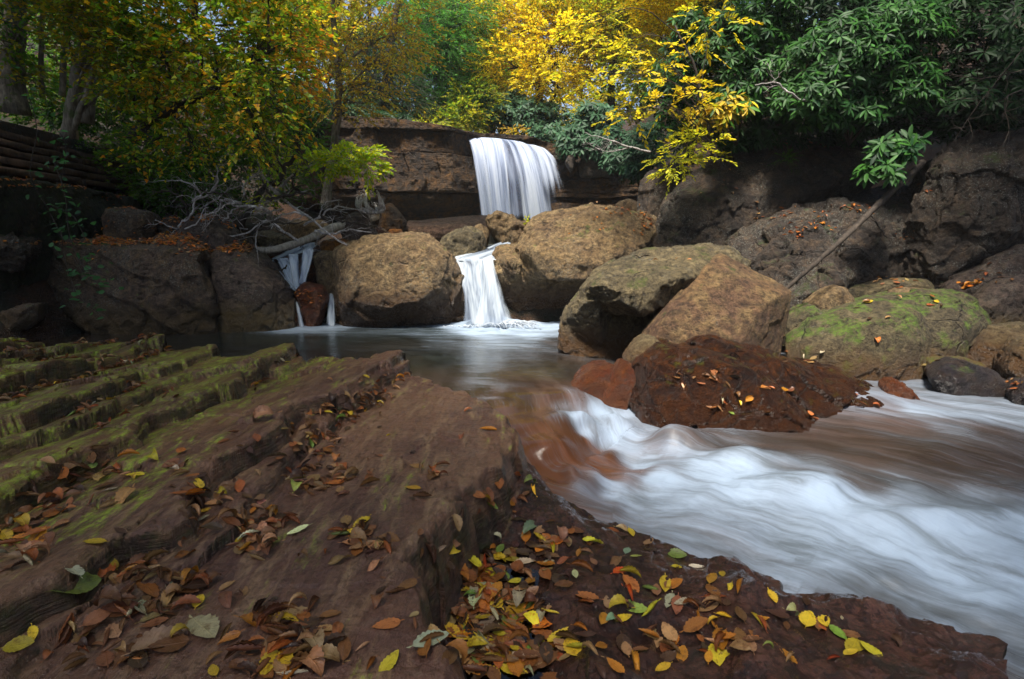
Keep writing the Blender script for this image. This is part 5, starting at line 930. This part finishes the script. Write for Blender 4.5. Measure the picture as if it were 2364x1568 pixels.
for i in range(30):
    x = rng.uniform(400, 750); y = rng.uniform(445, 560)-(x-400)*.05; Y = rng.uniform(9.0, 9.9); a = rng.uniform(-.3, 3.4); ln = rng.uniform(40, 110)
    pl = [(x, y, Y)]; 
    for k in range(3): a += rng.normal(0, .45); x += math.cos(a)*ln/2.2; y -= math.sin(a)*ln/3.2; Y += rng.normal(0, .12); pl.append((x, min(y, 572), Y))
    dark = i % 3 == 0
    limb_thing('dead_branch', 'dark bare branch tangled in the brush pile left of the bleached log' if dark else 'grey bleached branch tangled in the brush pile left of the bleached log', [(pl, rng.uniform(.012, .028), .007)], 'bark_dark' if dark else 'dead', 'dark branches of the brush pile' if dark else 'grey branches of the brush pile', twigs=5, seed=60+i)
dl = root('driftwood_log', P(790, 540, 9.9), 'bleached driftwood log with an upturned root ball left of the waterfall', 'log')
acc = Acc(); Q = spline([P(590,578,9.3), P(640,575,9.4), P(700,556,9.6), P(760,531,9.9), P(815,512,10.2), P(872,497,10.4)], 40); tube(acc, Q, np.linspace(.05, .085, 40), 14, 3, .3); put('trunk', acc.V(), acc.Fc(), M['drift'], dl)
for i in range(13):
    acc = Acc(); a = i*2*math.pi/13+rng.normal(0, .3); rr_ = rng.uniform(.6, 1.25); s = P(868, 492, 10.35); e = P(856+26*rr_*math.cos(a), 468+22*rr_*math.sin(a)*.7-6, 10.35+.2*math.sin(a*2)); m_ = P(858+30*math.cos(a), 482+8*math.sin(a), 10.2)
    tube(acc, spline([s, m_, e, e+np.array([-.05*math.cos(a), 0, .06])], 12), np.linspace(.04, .014, 12), 6, i, .3); branch(acc, e, rng.normal(0, 1, 3)+np.array([0, 0, .6]), .12, .009, 1, rng, 0, .9); put('root', acc.V(), acc.Fc(), M['dead'], dl)
acc = Acc(); Q = spline([P(1812,670,7.0), P(1880,610,7.0), P(1950,548,7.1), P(2030,470,7.3), P(2130,375,7.6)], 50); tube(acc, Q, np.interp(np.linspace(0, 1, 50), [0, .3, 1], [.022, .03, .042]), 14, 5, .35)
for i in (8, 15, 22, 33): branch(acc, Q[i], (.3, -.4, -.8), .14, .009, 0, rng)
tag(put('fallen_log', acc.V(), acc.Fc(), M['log']), 'long grey fallen log leaning diagonally against the right bank boulders', 'log')
limb_thing('stick', 'short brown stick leaning in the shadow behind the fallen log', [([(2012,500,7.8),(2030,525,7.7),(2048,548,7.6)], .012, .008)], 'log', twigs=0, seed=10, cat='stick')
# hanging vine with blurred round leaves (built at rest)
vr = np.random.default_rng(9); V0 = [[(60,200,5),(85,300,5),(70,400,5),(110,480,5.1),(150,560,5.1)], [(120,360,5.1),(150,450,5.1),(160,540,5.1),(190,610,5.1),(250,640,5.1)], [(140,520,5.2),(150,600,5.2),(180,680,5.2),(235,730,5.2)], [(95,260,5.0),(150,330,5),(140,420,5.)], [(110,470,5.1),(170,500,5.1),(200,560,5.1)], [(160,580,5.1),(200,640,5.1),(260,660,5.1)]]
for i, pl in enumerate(V0):
    acc = Acc(); la = Acc(); Q = spline([P(*q) for q in pl], 40); rt = root('hanging_vine', Q[0], ['vine strand with round green leaves hanging down the far left, topmost', 'vine strand trailing across the left end of the brown block', 'lowest vine strand with green leaves near the water at left', 'short vine strand by the mossy wall', 'vine strand curling in front of the mossy wall end', 'vine strand ending over the dark side of the block'][i], 'vine')
    tube(acc, Q, .004, 4); put('stem', acc.V(), acc.Fc(), M['bark_dark'], rt); n = 26
    p = Q[vr.integers(0, 40, n)]+vr.normal(0, .05, (n, 3)); L = vr.normal(size=(n, 3))*np.array([1, .5, .25]); N = np.array([0, -.5, 1.])+vr.normal(0, .35, (n, 3)); v, f, c = leaf_geo(p, L, N, vr.uniform(.04, .075, n), vr.uniform(.035, .06, n), 'leaf', pick('vine', p, n, 1, 3, vr)); la.add(v, f, c); put('foliage', la.V(), la.Fc(), M['leaf'], rt, colors=np.concatenate(la.c), smooth=False)
tree('seedling', 'fresh green seedling on the crag below the waterfall', 'seedling', None, None, [(1224,512,10.1,9,9,.05)], 12, ('leaf', 6, .08, .05, .03), 'lime', seed=300, limbs=False)
tree('fern', 'small green fern hanging on the huge lichen boulder', 'fern', None, None, [(1812,366,8.9,14,8,.05)], 26, ('leaf', 10, .14, .04, .012), 'green', seed=301, limbs=False)
# ---------------------------------------------------------------- fallen leaves
ROCKBV = []
for (V, F, o) in SOLID: ROCKBV.append((BVHTree.FromPolygons(V.tolist(), F.tolist()), o.get('label', '')))
def cast(px, py, trees):
    r = ray(px, py); r = r/np.linalg.norm(r); best = None
    for bv, lab in trees:
        h = bv.ray_cast(Vector((0, 0, HC)), Vector(r), 60)
        if h[0] is not None and (best is None or h[3] < best[2]): best = (np.array(h[0]), np.array(h[1]), h[3], lab)
    return best
pp = xy([(985,1345),(1010,1290),(1060,1250),(1150,1265),(1250,1300),(1240,1360),(1290,1420),(1330,1480),(1290,1560),(1100,1600),(1040,1520),(1000,1430)], .085)
def in_puddle(p): return sdf(np.array([p[0]]), np.array([p[1]]), pp)[0] > .01 and p[2] < .079
LEDGE_T = [(BV_LEDGE, 'ledge')]; ALLT = ROCKBV+LEDGE_T
def dropleaf(px, py, trees, spread=.004):
    h = cast(px, py, trees)
    if h is None: return None
    n = h[1] if h[1][2] > 0 else -h[1]
    return (h[0], n, h[2], h[3])
def leaf_template(seed):
    r = np.random.default_rng(seed); nu, nv = 15, 7; u = np.linspace(0, 1, nu); v = np.linspace(-1, 1, nv); asp = r.uniform(.36, .54)
    wdt = np.sin(np.pi*u**r.uniform(.75, .95))**.75*.5*asp; ser = 1+.07*np.where(np.arange(nu) % 2, 1, -1); roll = r.choice([.7, 1.3, 1.9, 2.6, 3.2]) if seed % 3 else r.uniform(0, .35); bend = r.normal(0, .9) if seed % 3 else r.normal(0, .25); tw = r.normal(0, .9 if seed % 3 else .2)
    P_ = []
    for i in range(nu):
        for j in range(nv):
            w = wdt[i]*(ser[i] if abs(v[j]) == 1 else 1); th = roll*v[j]*(1+.3*(v[j] > 0)); x = math.sin(th)/max(roll, 1e-3)*w if roll > .05 else v[j]*w
            z = (1-math.cos(th))/max(roll, 1e-3)*w if roll > .05 else .06*abs(v[j])*asp
            z += .02*abs(math.sin(u[i]*22))*abs(v[j])+r.normal(0, .006)
            a = tw*(u[i]-.5); x, z = x*math.cos(a)-z*math.sin(a), x*math.sin(a)+z*math.cos(a); b = bend*(u[i]-.5)
            P_.append([(u[i]-.5)*math.cos(b*.6), x, z+.5*bend*(u[i]-.5)**2])
    for k in range(3): t = k/2; P_ += [[-.5-.16*t, -.012+.02*t*r.normal(), .25*.5*bend+.01], [-.5-.16*t, .012, .25*.5*bend+.012]]
    P_ = np.array(P_); P_[:, 2] -= np.percentile(P_[:, 2], 6)
    F = [[i*nv+j, i*nv+j+1, (i+1)*nv+j+1, (i+1)*nv+j] for i in range(nu-1) for j in range(nv-1)]; o = nu*nv; F += [[o, o+1, o+3, o+2], [o+2, o+3, o+5, o+4]]
    uv = [[u[i], v[j], 0] for i in range(nu) for j in range(nv)]+[[0, 0, 0]]*6
    return P_, np.array(F), np.array(uv), wdt
def fallen_mat(name, inst):
    m = NT(name); fl = m.n('SeparateXYZ', None, Vector=m.n('Attribute', dict(attribute_name='flow')).outputs[1])
    c = m.n('ObjectInfo').outputs[1] if inst else m.n('Attribute', dict(attribute_name='Col')).outputs[0]; pos = m.n('TexCoord').outputs[3] if inst else m.n('NewGeometry').outputs['Position']
    av = m.math('ABSOLUTE', fl.outputs[1]); rib = m.math('ABSOLUTE', m.math('SINE', m.math('ADD', m.math('MULTIPLY', fl.outputs[0], 30.), m.math('MULTIPLY', av, -9.))))
    vein = m.math('MAXIMUM', m.ramp(rib, .28, .05), m.ramp(av, .10, .03)); nz = m.noise(pos, 7. if inst else 60., 5, .65); rnd = m.n('ObjectInfo').outputs[5]
    off = m.n('VectorMath', dict(operation='ADD'), i0=pos, i1=m.n('CombineXYZ', None, i0=m.math('MULTIPLY', rnd, 40.)).outputs[0]).outputs[0]
    sp = m.ramp(m.noise(off, 3.5 if inst else 40., 5, .7), .52, .66)
    col = m.mul(m.math('MULTIPLY', sp, .75), c, (.38, .24, .14)); col = m.mul(1., col, m.mix(nz, (.5, .5, .5), (1.5, 1.45, 1.4))); col = m.mix(m.math('MULTIPLY', vein, .35), col, m.mul(1., c, (1.5, 1.4, 1.1)))
    b = m.n('Bump', None, Strength=.6, Distance=.003, Height=m.math('SUBTRACT', nz, vein)); p = m.n('BsdfPrincipled', None, Base_Color=col, Roughness=.32, Specular_IOR_Level=.4, Normal=b.outputs[0]); t = m.n('BsdfTranslucent', None, Color=col)
    return m.done(m.n('MixShader', None, Fac=.15, i1=p.outputs[0], i2=t.outputs[0]))
M['fallen'] = fallen_mat('fallen_leaf', True); M['fallen_many'] = fallen_mat('fallen_leaf_litter', False)
TPL = [leaf_template(i) for i in range(16)]; FLAT = [i for i in range(16) if i % 3 == 0]; CURL = [i for i in range(16) if i % 3]
TME = []
for v, f, uv, _ in TPL:
    o = put('fallen_leaf', v, f, M['fallen'], origin=(0, 0, 0), uvs=uv); TME.append(o.data); bpy.data.objects.remove(o)
FC = {'brown': (.19,.082,.032), 'tan': (.38,.215,.095), 'rust': (.34,.11,.03), 'orange': (.50,.19,.02), 'yellow': (.60,.42,.03), 'green': (.20,.27,.05), 'pale': (.48,.42,.27), 'grey green': (.22,.30,.20), 'red': (.42,.07,.012), 'dark': (.07,.035,.02)}
items = []   # (pos, normal, yaw, size, tmpl, colour name, place, flat, label)
fr = np.random.default_rng(21)
def add_leaf(px, py, size, colour, place, flat=None, yaw=None, trees=None, label=None, lift=0., dist_scale=True):
    h = dropleaf(px, py, trees or LEDGE_T)
    if h is None or h[1][2] < .25: return False
    if flat is None: flat = fr.random() < .4
    if place == 'wet' and in_puddle(h[0]): q = PZ(px, py, .079); h = (q, np.array([0, 0, 1.]), h[2], h[3])
    n = nrm(h[1]*.6+np.array([0, 0, 1.])*.6+fr.normal(0, .06 if flat else .17, 3))
    items.append((h[0]+np.array([0, 0, .002+lift]), n, fr.uniform(0, 6.28) if yaw is None else yaw, size, int(fr.choice(FLAT if flat else CURL)), colour, place, h[2], label)); return True
def wpick(w): k = list(w); p = np.array([w[q] for q in k], float); return str(fr.choice(k, p=p/p.sum()))
DRY = {'brown': 9, 'tan': 4, 'rust': 3, 'orange': .5, 'yellow': .6, 'pale': .5, 'green': .25, 'dark': 3}; WETP = {'orange': 3, 'yellow': 2.6, 'tan': 2.6, 'rust': 4, 'brown': 4, 'green': .8, 'pale': .8, 'red': .2, 'grey green': .2, 'dark': 2.5}
HERO = [(1437,1322,.095,'red','big orange red leaf lying flat on the wet red rock'),(1563,1283,.085,'green','dark green leaf on the wet red rock near the river'),(1562,1312,.045,'yellow','small yellow oval leaf beside the dark green leaf'),(1668,1328,.06,'yellow','yellow oval leaf near the river edge of the red rock'),(1708,1358,.085,'orange','crinkled orange leaf right of the yellow oval leaf'),
 (1783,1380,.06,'yellow','half curled yellow leaf farthest right in the wet hollow'),(1935,1465,.075,'green','pair like green leaf standing near the lower right river edge'),(1362,1512,.08,'tan','pale tan ribbed leaf at the bottom centre of the red rock'),(1465,1540,.10,'orange','broad tan orange leaf at the bottom edge'),(1530,1545,.06,'yellow','yellow leaf beside the broad orange leaf at the bottom edge'),
 (1820,1524,.055,'tan','small tan leaf alone on the lower right red rock'),(1290,1470,.09,'yellow','yellow tan leaf with dark edge in the puddle'),(1185,1468,.10,'tan','long pale curled leaf floating in the puddle'),(1105,1245,.075,'orange','yellow orange leaf caught at the foot of the ledge step'),(1160,1175,.05,'grey green','grey green leaf on the rubble below the ledge lip'),
 (688,1228,.075,'pale','pale tan leaf lying flat in the middle of the brown slab'),(690,1456,.05,'grey green','small round mint green leaf on the brown leaf pile'),(180,1356,.14,'green','long green leaf spanning the lowest step at left'),(470,1455,.13,'pale','silvery grey folded leaf at lower left'),(365,1490,.12,'tan','large purplish tan leaf at lower left'),(210,1458,.06,'tan','oval tan leaf stuck on the wet rock at lower left'),
 (45,1495,.07,'yellow','yellow leaf in the bottom left corner'),(75,1468,.05,'yellow','small yellow leaf above the corner leaf at bottom left'),(460,1392,.055,'yellow','yellow leaf on the slab above the silvery leaf'),(620,1535,.08,'yellow','yellow green leaf at the bottom of the brown slab'),(900,1535,.07,'yellow','spotted yellow leaf at the bottom edge of the brown slab'),(495,1553,.05,'yellow','little yellow leaf at the very bottom edge'),
 (785,1298,.075,'tan','round tan leaf on the right of the brown slab'),(868,1308,.065,'tan','folded tan leaf next to the round tan leaf'),(700,1290,.045,'brown','small brown leaf alone on the slab'),(1127,995,.10,'orange','single orange leaf near the far right lip of the slab'),(1065,1010,.07,'brown','brown curled leaf beside the orange leaf near the lip'),(610,966,.14,'tan','tan dry leaf stretched on the mossy slab'),(540,1060,.09,'tan','upright tan leaf on the lip of the mossy slab'),
 (290,1155,.12,'tan','curled tan leaf lying on the long mossy slab'),(255,1133,.05,'pale','white small leaf on the long mossy slab'),(955,1130,.07,'yellow','yellow leaf between two brown leaves on the right of the slab'),(975,1150,.08,'brown','brown leaf with holes on the right of the slab'),(1943,1430,.022,'pale','tiny round pale leaf near the lower right river edge'),(345,1250,.12,'orange','bright orange curled leaf lodged in the lower left step'),(958,1445,.05,'brown','small brown leaf on the lip above the puddle'),(1340,1455,.06,'orange','glossy orange leaf at the puddle rim')]
for x, y, s, c, lab in HERO: add_leaf(x, y, s*.95, c, 'hero', c in ('yellow', 'green', 'red', 'pale', 'grey green'), label=lab, lift=.004)
CLU = [(740,1105,90,45,26,DRY),(660,1040,60,60,10,DRY),(730,1000,40,50,12,DRY),(780,940,60,25,14,DRY),(830,1225,70,22,10,DRY),(850,1260,60,30,9,DRY),(620,1210,60,40,14,DRY),(560,1190,40,60,14,DRY),(450,1150,40,50,12,DRY),(420,1080,40,40,8,DRY),(640,1440,90,60,26,DRY),(700,1520,140,40,26,DRY),(330,1320,110,50,22,DRY),(450,1350,100,40,10,DRY),(350,1420,120,60,16,DRY),
 (250,1500,160,50,14,DRY),(590,1260,60,30,9,DRY),(100,1180,90,40,16,DRY),(40,1230,60,40,16,{'orange':3,'yellow':2,'rust':2,'brown':1}),(60,1280,60,30,8,DRY),(180,1110,100,50,18,DRY),(260,1080,90,40,14,DRY),(1000,1090,30,20,6,DRY),(860,900,30,50,12,DRY),(1130,1330,90,90,70,WETP),(1080,1300,50,110,50,WETP),(1140,1420,120,60,90,WETP),(1180,1510,150,50,80,WETP),(1090,1480,60,60,40,WETP),(1290,1250,110,30,18,WETP),(1330,1340,150,60,14,WETP),(1450,1240,90,25,8,WETP),
 (1650,1420,150,50,16,WETP),(1700,1500,150,40,12,WETP),(1130,1180,40,60,12,WETP),(1210,1130,40,40,8,WETP),(1550,1370,160,70,14,WETP),(1420,1400,120,80,14,WETP),(1350,1280,120,40,12,WETP),(1800,1450,120,40,10,WETP),(1600,1500,200,40,14,WETP),(1480,1450,100,60,8,WETP),(1950,1500,100,30,5,WETP)]
for x, y, rx, ry, n, pal in CLU:
    for k in range(int(n*1.45) if pal is DRY else n):
        a = fr.normal(0, .55, 2); px, py = x+a[0]*rx, y+a[1]*ry; dd = 1.0
        add_leaf(px, py, fr.uniform(.04, .088)*(1 if pal is DRY else 1.1), wpick(pal), 'dry' if pal is DRY else 'wet', None if pal is DRY else fr.random() < .65, lift=abs(fr.normal(0, .004)))
for k in range(110):
    px, py = fr.uniform(0, 1300), fr.uniform(880, 1560); add_leaf(px, py, fr.uniform(.02, .075), wpick(DRY), 'dry')
# crevices: along the foot of every bedding step
def drop_world(X, Y):
    h = BV_LEDGE.ray_cast(Vector((X, Y, 3)), Vector((0, 0, -1)), 5); return h
for k, (e, H, w) in enumerate(EDG[:26]):
    dens = 70 if k == 2 else (60 if k in (1, 3) else 150)
    for q in range(dens):
        Y = fr.uniform(1.2 if k < 4 else 2.4, 5.2); 
        if vn(np.array([[Y*1.3, k*3.3, 0]]), 9)[0] < -.35: continue
        X = float(e(np.array([Y]))[0])+w*1.2+abs(fr.normal(0, .035)); h = drop_world(X, Y)
        if h[0] is None or h[0][2] < .15 or h[1][2] < .15: continue
        n = nrm(np.array(h[1])*.5+np.array([0, 0, .6])+fr.normal(0, .3, 3)); d = math.sqrt(X*X+Y*Y)
        items.append((np.array(h[0])+np.array([0, 0, .004+abs(fr.normal(0, .012))]), n, fr.uniform(0, 6.28), fr.uniform(.04, .085), int(fr.choice(CURL)), wpick(DRY), 'crev', d, None))
# leaves on the boulders
BL = [(1620,870,90,20,14,DRY),(1700,935,60,20,14,WETP),(1790,900,80,20,8,WETP),(1850,960,80,30,6,WETP),(2010,935,40,20,5,WETP),(1640,870,30,14,6,DRY),(1990,720,80,50,8,DRY),(1870,830,40,16,10,WETP),(1805,800,14,30,16,DRY),(2200,870,60,30,4,DRY),(2340,880,30,20,10,DRY),(1490,505,16,30,60,{'rust':1,'brown':2,'orange':1}),(1440,490,40,10,20,{'rust':1,'orange':1}),(1380,520,100,30,14,{'orange':1,'tan':1}),
 (1880,520,60,16,26,{'orange':2,'rust':2}),(1930,490,60,12,30,{'orange':1,'rust':2}),(1830,540,30,12,12,{'orange':2,'rust':2}),(2100,545,30,12,24,{'rust':2,'brown':1}),(1960,480,80,8,20,{'rust':1,'brown':2}),(710,690,24,14,130,{'rust':4,'orange':2,'brown':2}),(1900,332,120,10,60,{'rust':1,'brown':2,'orange':1}),(1800,500,90,24,30,{'rust':1,'brown':2,'tan':1}),(2120,440,50,20,24,{'rust':1,'brown':2}),(1700,420,80,50,20,{'tan':1,'brown':1}),(2290,640,60,20,14,{'rust':1,'brown':1}),(2060,650,60,8,14,{'rust':1,'tan':1}),(2240,660,20,8,10,{'orange':1}),(2150,700,30,20,5,DRY),(1560,600,200,10,3,{'tan':1})]
ORP = {'orange': 3, 'rust': 3, 'tan': 1}
for b in [(330,560,140,8,220,ORP),(420,545,60,16,160,ORP),(500,574,70,10,170,ORP),(380,520,40,20,110,ORP),(240,545,20,30,120,ORP),(560,572,30,8,60,ORP),(470,505,50,10,60,ORP),(535,515,20,12,40,ORP),(140,562,100,6,80,ORP),(290,482,40,6,30,ORP),(150,432,160,5,110,ORP),(60,415,80,4,60,ORP),(280,455,60,6,60,ORP)]: BL.append(b)
for x, y, rx, ry, n, pal in BL:
    small = y < 620 or x < 760
    for k in range(n):
        a = fr.normal(0, .55, 2); s = fr.uniform(.045, .08)*(1 if small else 1.35); add_leaf(x+a[0]*rx, y+a[1]*ry, s, wpick(pal), 'far' if small else 'boulder', None, trees=ROCKBV, lift=abs(fr.normal(0, .01)))
# forest floor under the timber wall and behind
def basis(n, yaw):
    ref = np.array([math.cos(yaw), math.sin(yaw), 0]); X = nrm(ref-n*(ref@n)); return X, np.cross(n, X), n
from mathutils import Matrix
items.sort(key=lambda t: -(t[3]/t[7]+(9 if t[8] else 0)))
PLACE = {'dry': 'lying on the brown upper slab of the ledge', 'wet': 'in the wet red hollow at the ledge foot', 'crev': 'caught in the crevices between the ledge steps', 'boulder': 'stuck on the boulders by the rapids', 'far': 'in the drifts on the far boulders', 'hero': ''}
CW = {'brown': 'dull brown dead leaf', 'tan': 'dry tan leaf', 'rust': 'rust brown leaf', 'orange': 'orange autumn leaf', 'yellow': 'yellow autumn leaf', 'green': 'fallen green leaf', 'pale': 'pale bleached leaf', 'grey green': 'grey green leaf', 'red': 'red autumn leaf', 'dark': 'dark rotting leaf'}
rest = Acc(); ruv = []
for idx, (p, n, yaw, s, ti, colr, place, dist, lab) in enumerate(items):
    X, Y_, N_ = basis(n, yaw); c = np.array(FC[colr])*np.exp(fr.normal(0, .22))*np.exp(fr.normal(0, .08, 3))
    if idx < 290:
        o = bpy.data.objects.new('fallen_leaf', TME[ti]); COL.objects.link(o); mw = Matrix(((X[0]*s, Y_[0]*s, N_[0]*s, p[0]), (X[1]*s, Y_[1]*s, N_[1]*s, p[1]), (X[2]*s, Y_[2]*s, N_[2]*s, p[2]), (0, 0, 0, 1)))
        o.matrix_world = mw; o.color = (*c, 1)
        if lab: tag(o, lab, 'leaf', 'fallen leaves')
        else: tag(o, CW[colr]+' '+PLACE[place], 'leaf', CW[colr]+' '+PLACE[place])
    else:
        tv, tf, uv, _ = TPL[ti]; v = p+(tv[:, 0:1]*X+tv[:, 1:2]*Y_+tv[:, 2:3]*N_)*s; rest.add(v, tf, np.tile(c, (len(v), 1))); ruv.append(uv)
tag(put('leaf_litter', rest.V(), rest.Fc(), M['fallen_many'], origin=(0, 0, 0), colors=np.concatenate(rest.c), uvs=np.concatenate(ruv)), 'small fallen leaves scattered over the ledge and boulders', 'leaf litter', kind='stuff')
print('leaves', len(items))
# puddle in the hollow of the lower tier
mm = NT('puddle_water'); M['puddle'] = mm.done(mm.n('BsdfPrincipled', None, Base_Color=(.7, .45, .32), Roughness=.04, IOR=1.33, Transmission_Weight=1.))
tag(put('puddle', np.array([[a, b, .078] for a, b in pp]), [list(range(len(pp)))[::-1]], M['puddle'], smooth=False), kind='structure')
# ---------------------------------------------------------------- camera, light, render
cam = bpy.data.cameras.new('camera'); co = bpy.data.objects.new('camera', cam); COL.objects.link(co)
cam.sensor_width = 36; cam.lens = FPX/PW*36; cam.clip_start = .05; cam.clip_end = 500
co.location = (0, 0, HC); co.rotation_euler = (math.pi/2-PITCH, 0, 0); S.camera = co
SUN_EL, SUN_AZ = RAD(66), RAD(200)       # azimuth measured from +Y towards +X: high behind the viewpoint, coming down the gap over the stream
w = bpy.data.worlds.new('World'); S.world = w; w.use_nodes = True; nt = w.node_tree
sky = nt.nodes.new('ShaderNodeTexSky'); sky.sky_type = 'NISHITA'; sky.sun_disc = False; sky.sun_elevation = SUN_EL; sky.sun_rotation = SUN_AZ; sky.air_density = 1.; sky.dust_density = 2.; sky.ozone_density = 1.
bg = nt.nodes['Background']; bg.inputs[1].default_value = .095; nt.links.new(sky.outputs[0], bg.inputs[0])
sl = bpy.data.lights.new('sun', 'SUN'); sl.energy = 4.4; sl.angle = RAD(12); sl.color = (1, .93, .82); so = bpy.data.objects.new('sun', sl); COL.objects.link(so)
d = Vector((math.sin(SUN_AZ)*math.cos(SUN_EL), math.cos(SUN_AZ)*math.cos(SUN_EL), math.sin(SUN_EL)))
so.rotation_euler = d.to_track_quat('Z', 'Y').to_euler(); so.location = (0, 0, 30)
S.view_settings.view_transform = 'Standard'; S.view_settings.look = 'None'; S.view_settings.exposure = 1.08; S.view_settings.gamma = 1
S.render.engine = 'CYCLES'; S.cycles.use_denoising = True; S.cycles.max_bounces = 8; S.cycles.transparent_max_bounces = 24; S.cycles.caustics_reflective = False; S.cycles.caustics_refractive = False

hz = NT('haze_air'); hv = hz.n('VolumePrincipled', None, Color=(.92, .95, 1.), Density=.0007); hz.t.links.new(hv.outputs[0], hz.out.inputs[1]); M['haze'] = hz.m
hb = np.array([[x, y, z] for x in (-75, 75) for y in (-20, 145) for z in (-4, 75)], float)
tag(put('haze', hb, [[0, 1, 3, 2], [4, 6, 7, 5], [0, 4, 5, 1], [2, 3, 7, 6], [0, 2, 6, 4], [1, 5, 7, 3]], hz.m, origin=(0, 0, 0), smooth=False), kind='stuff', label='faint haze in the air of the valley', cat='haze')
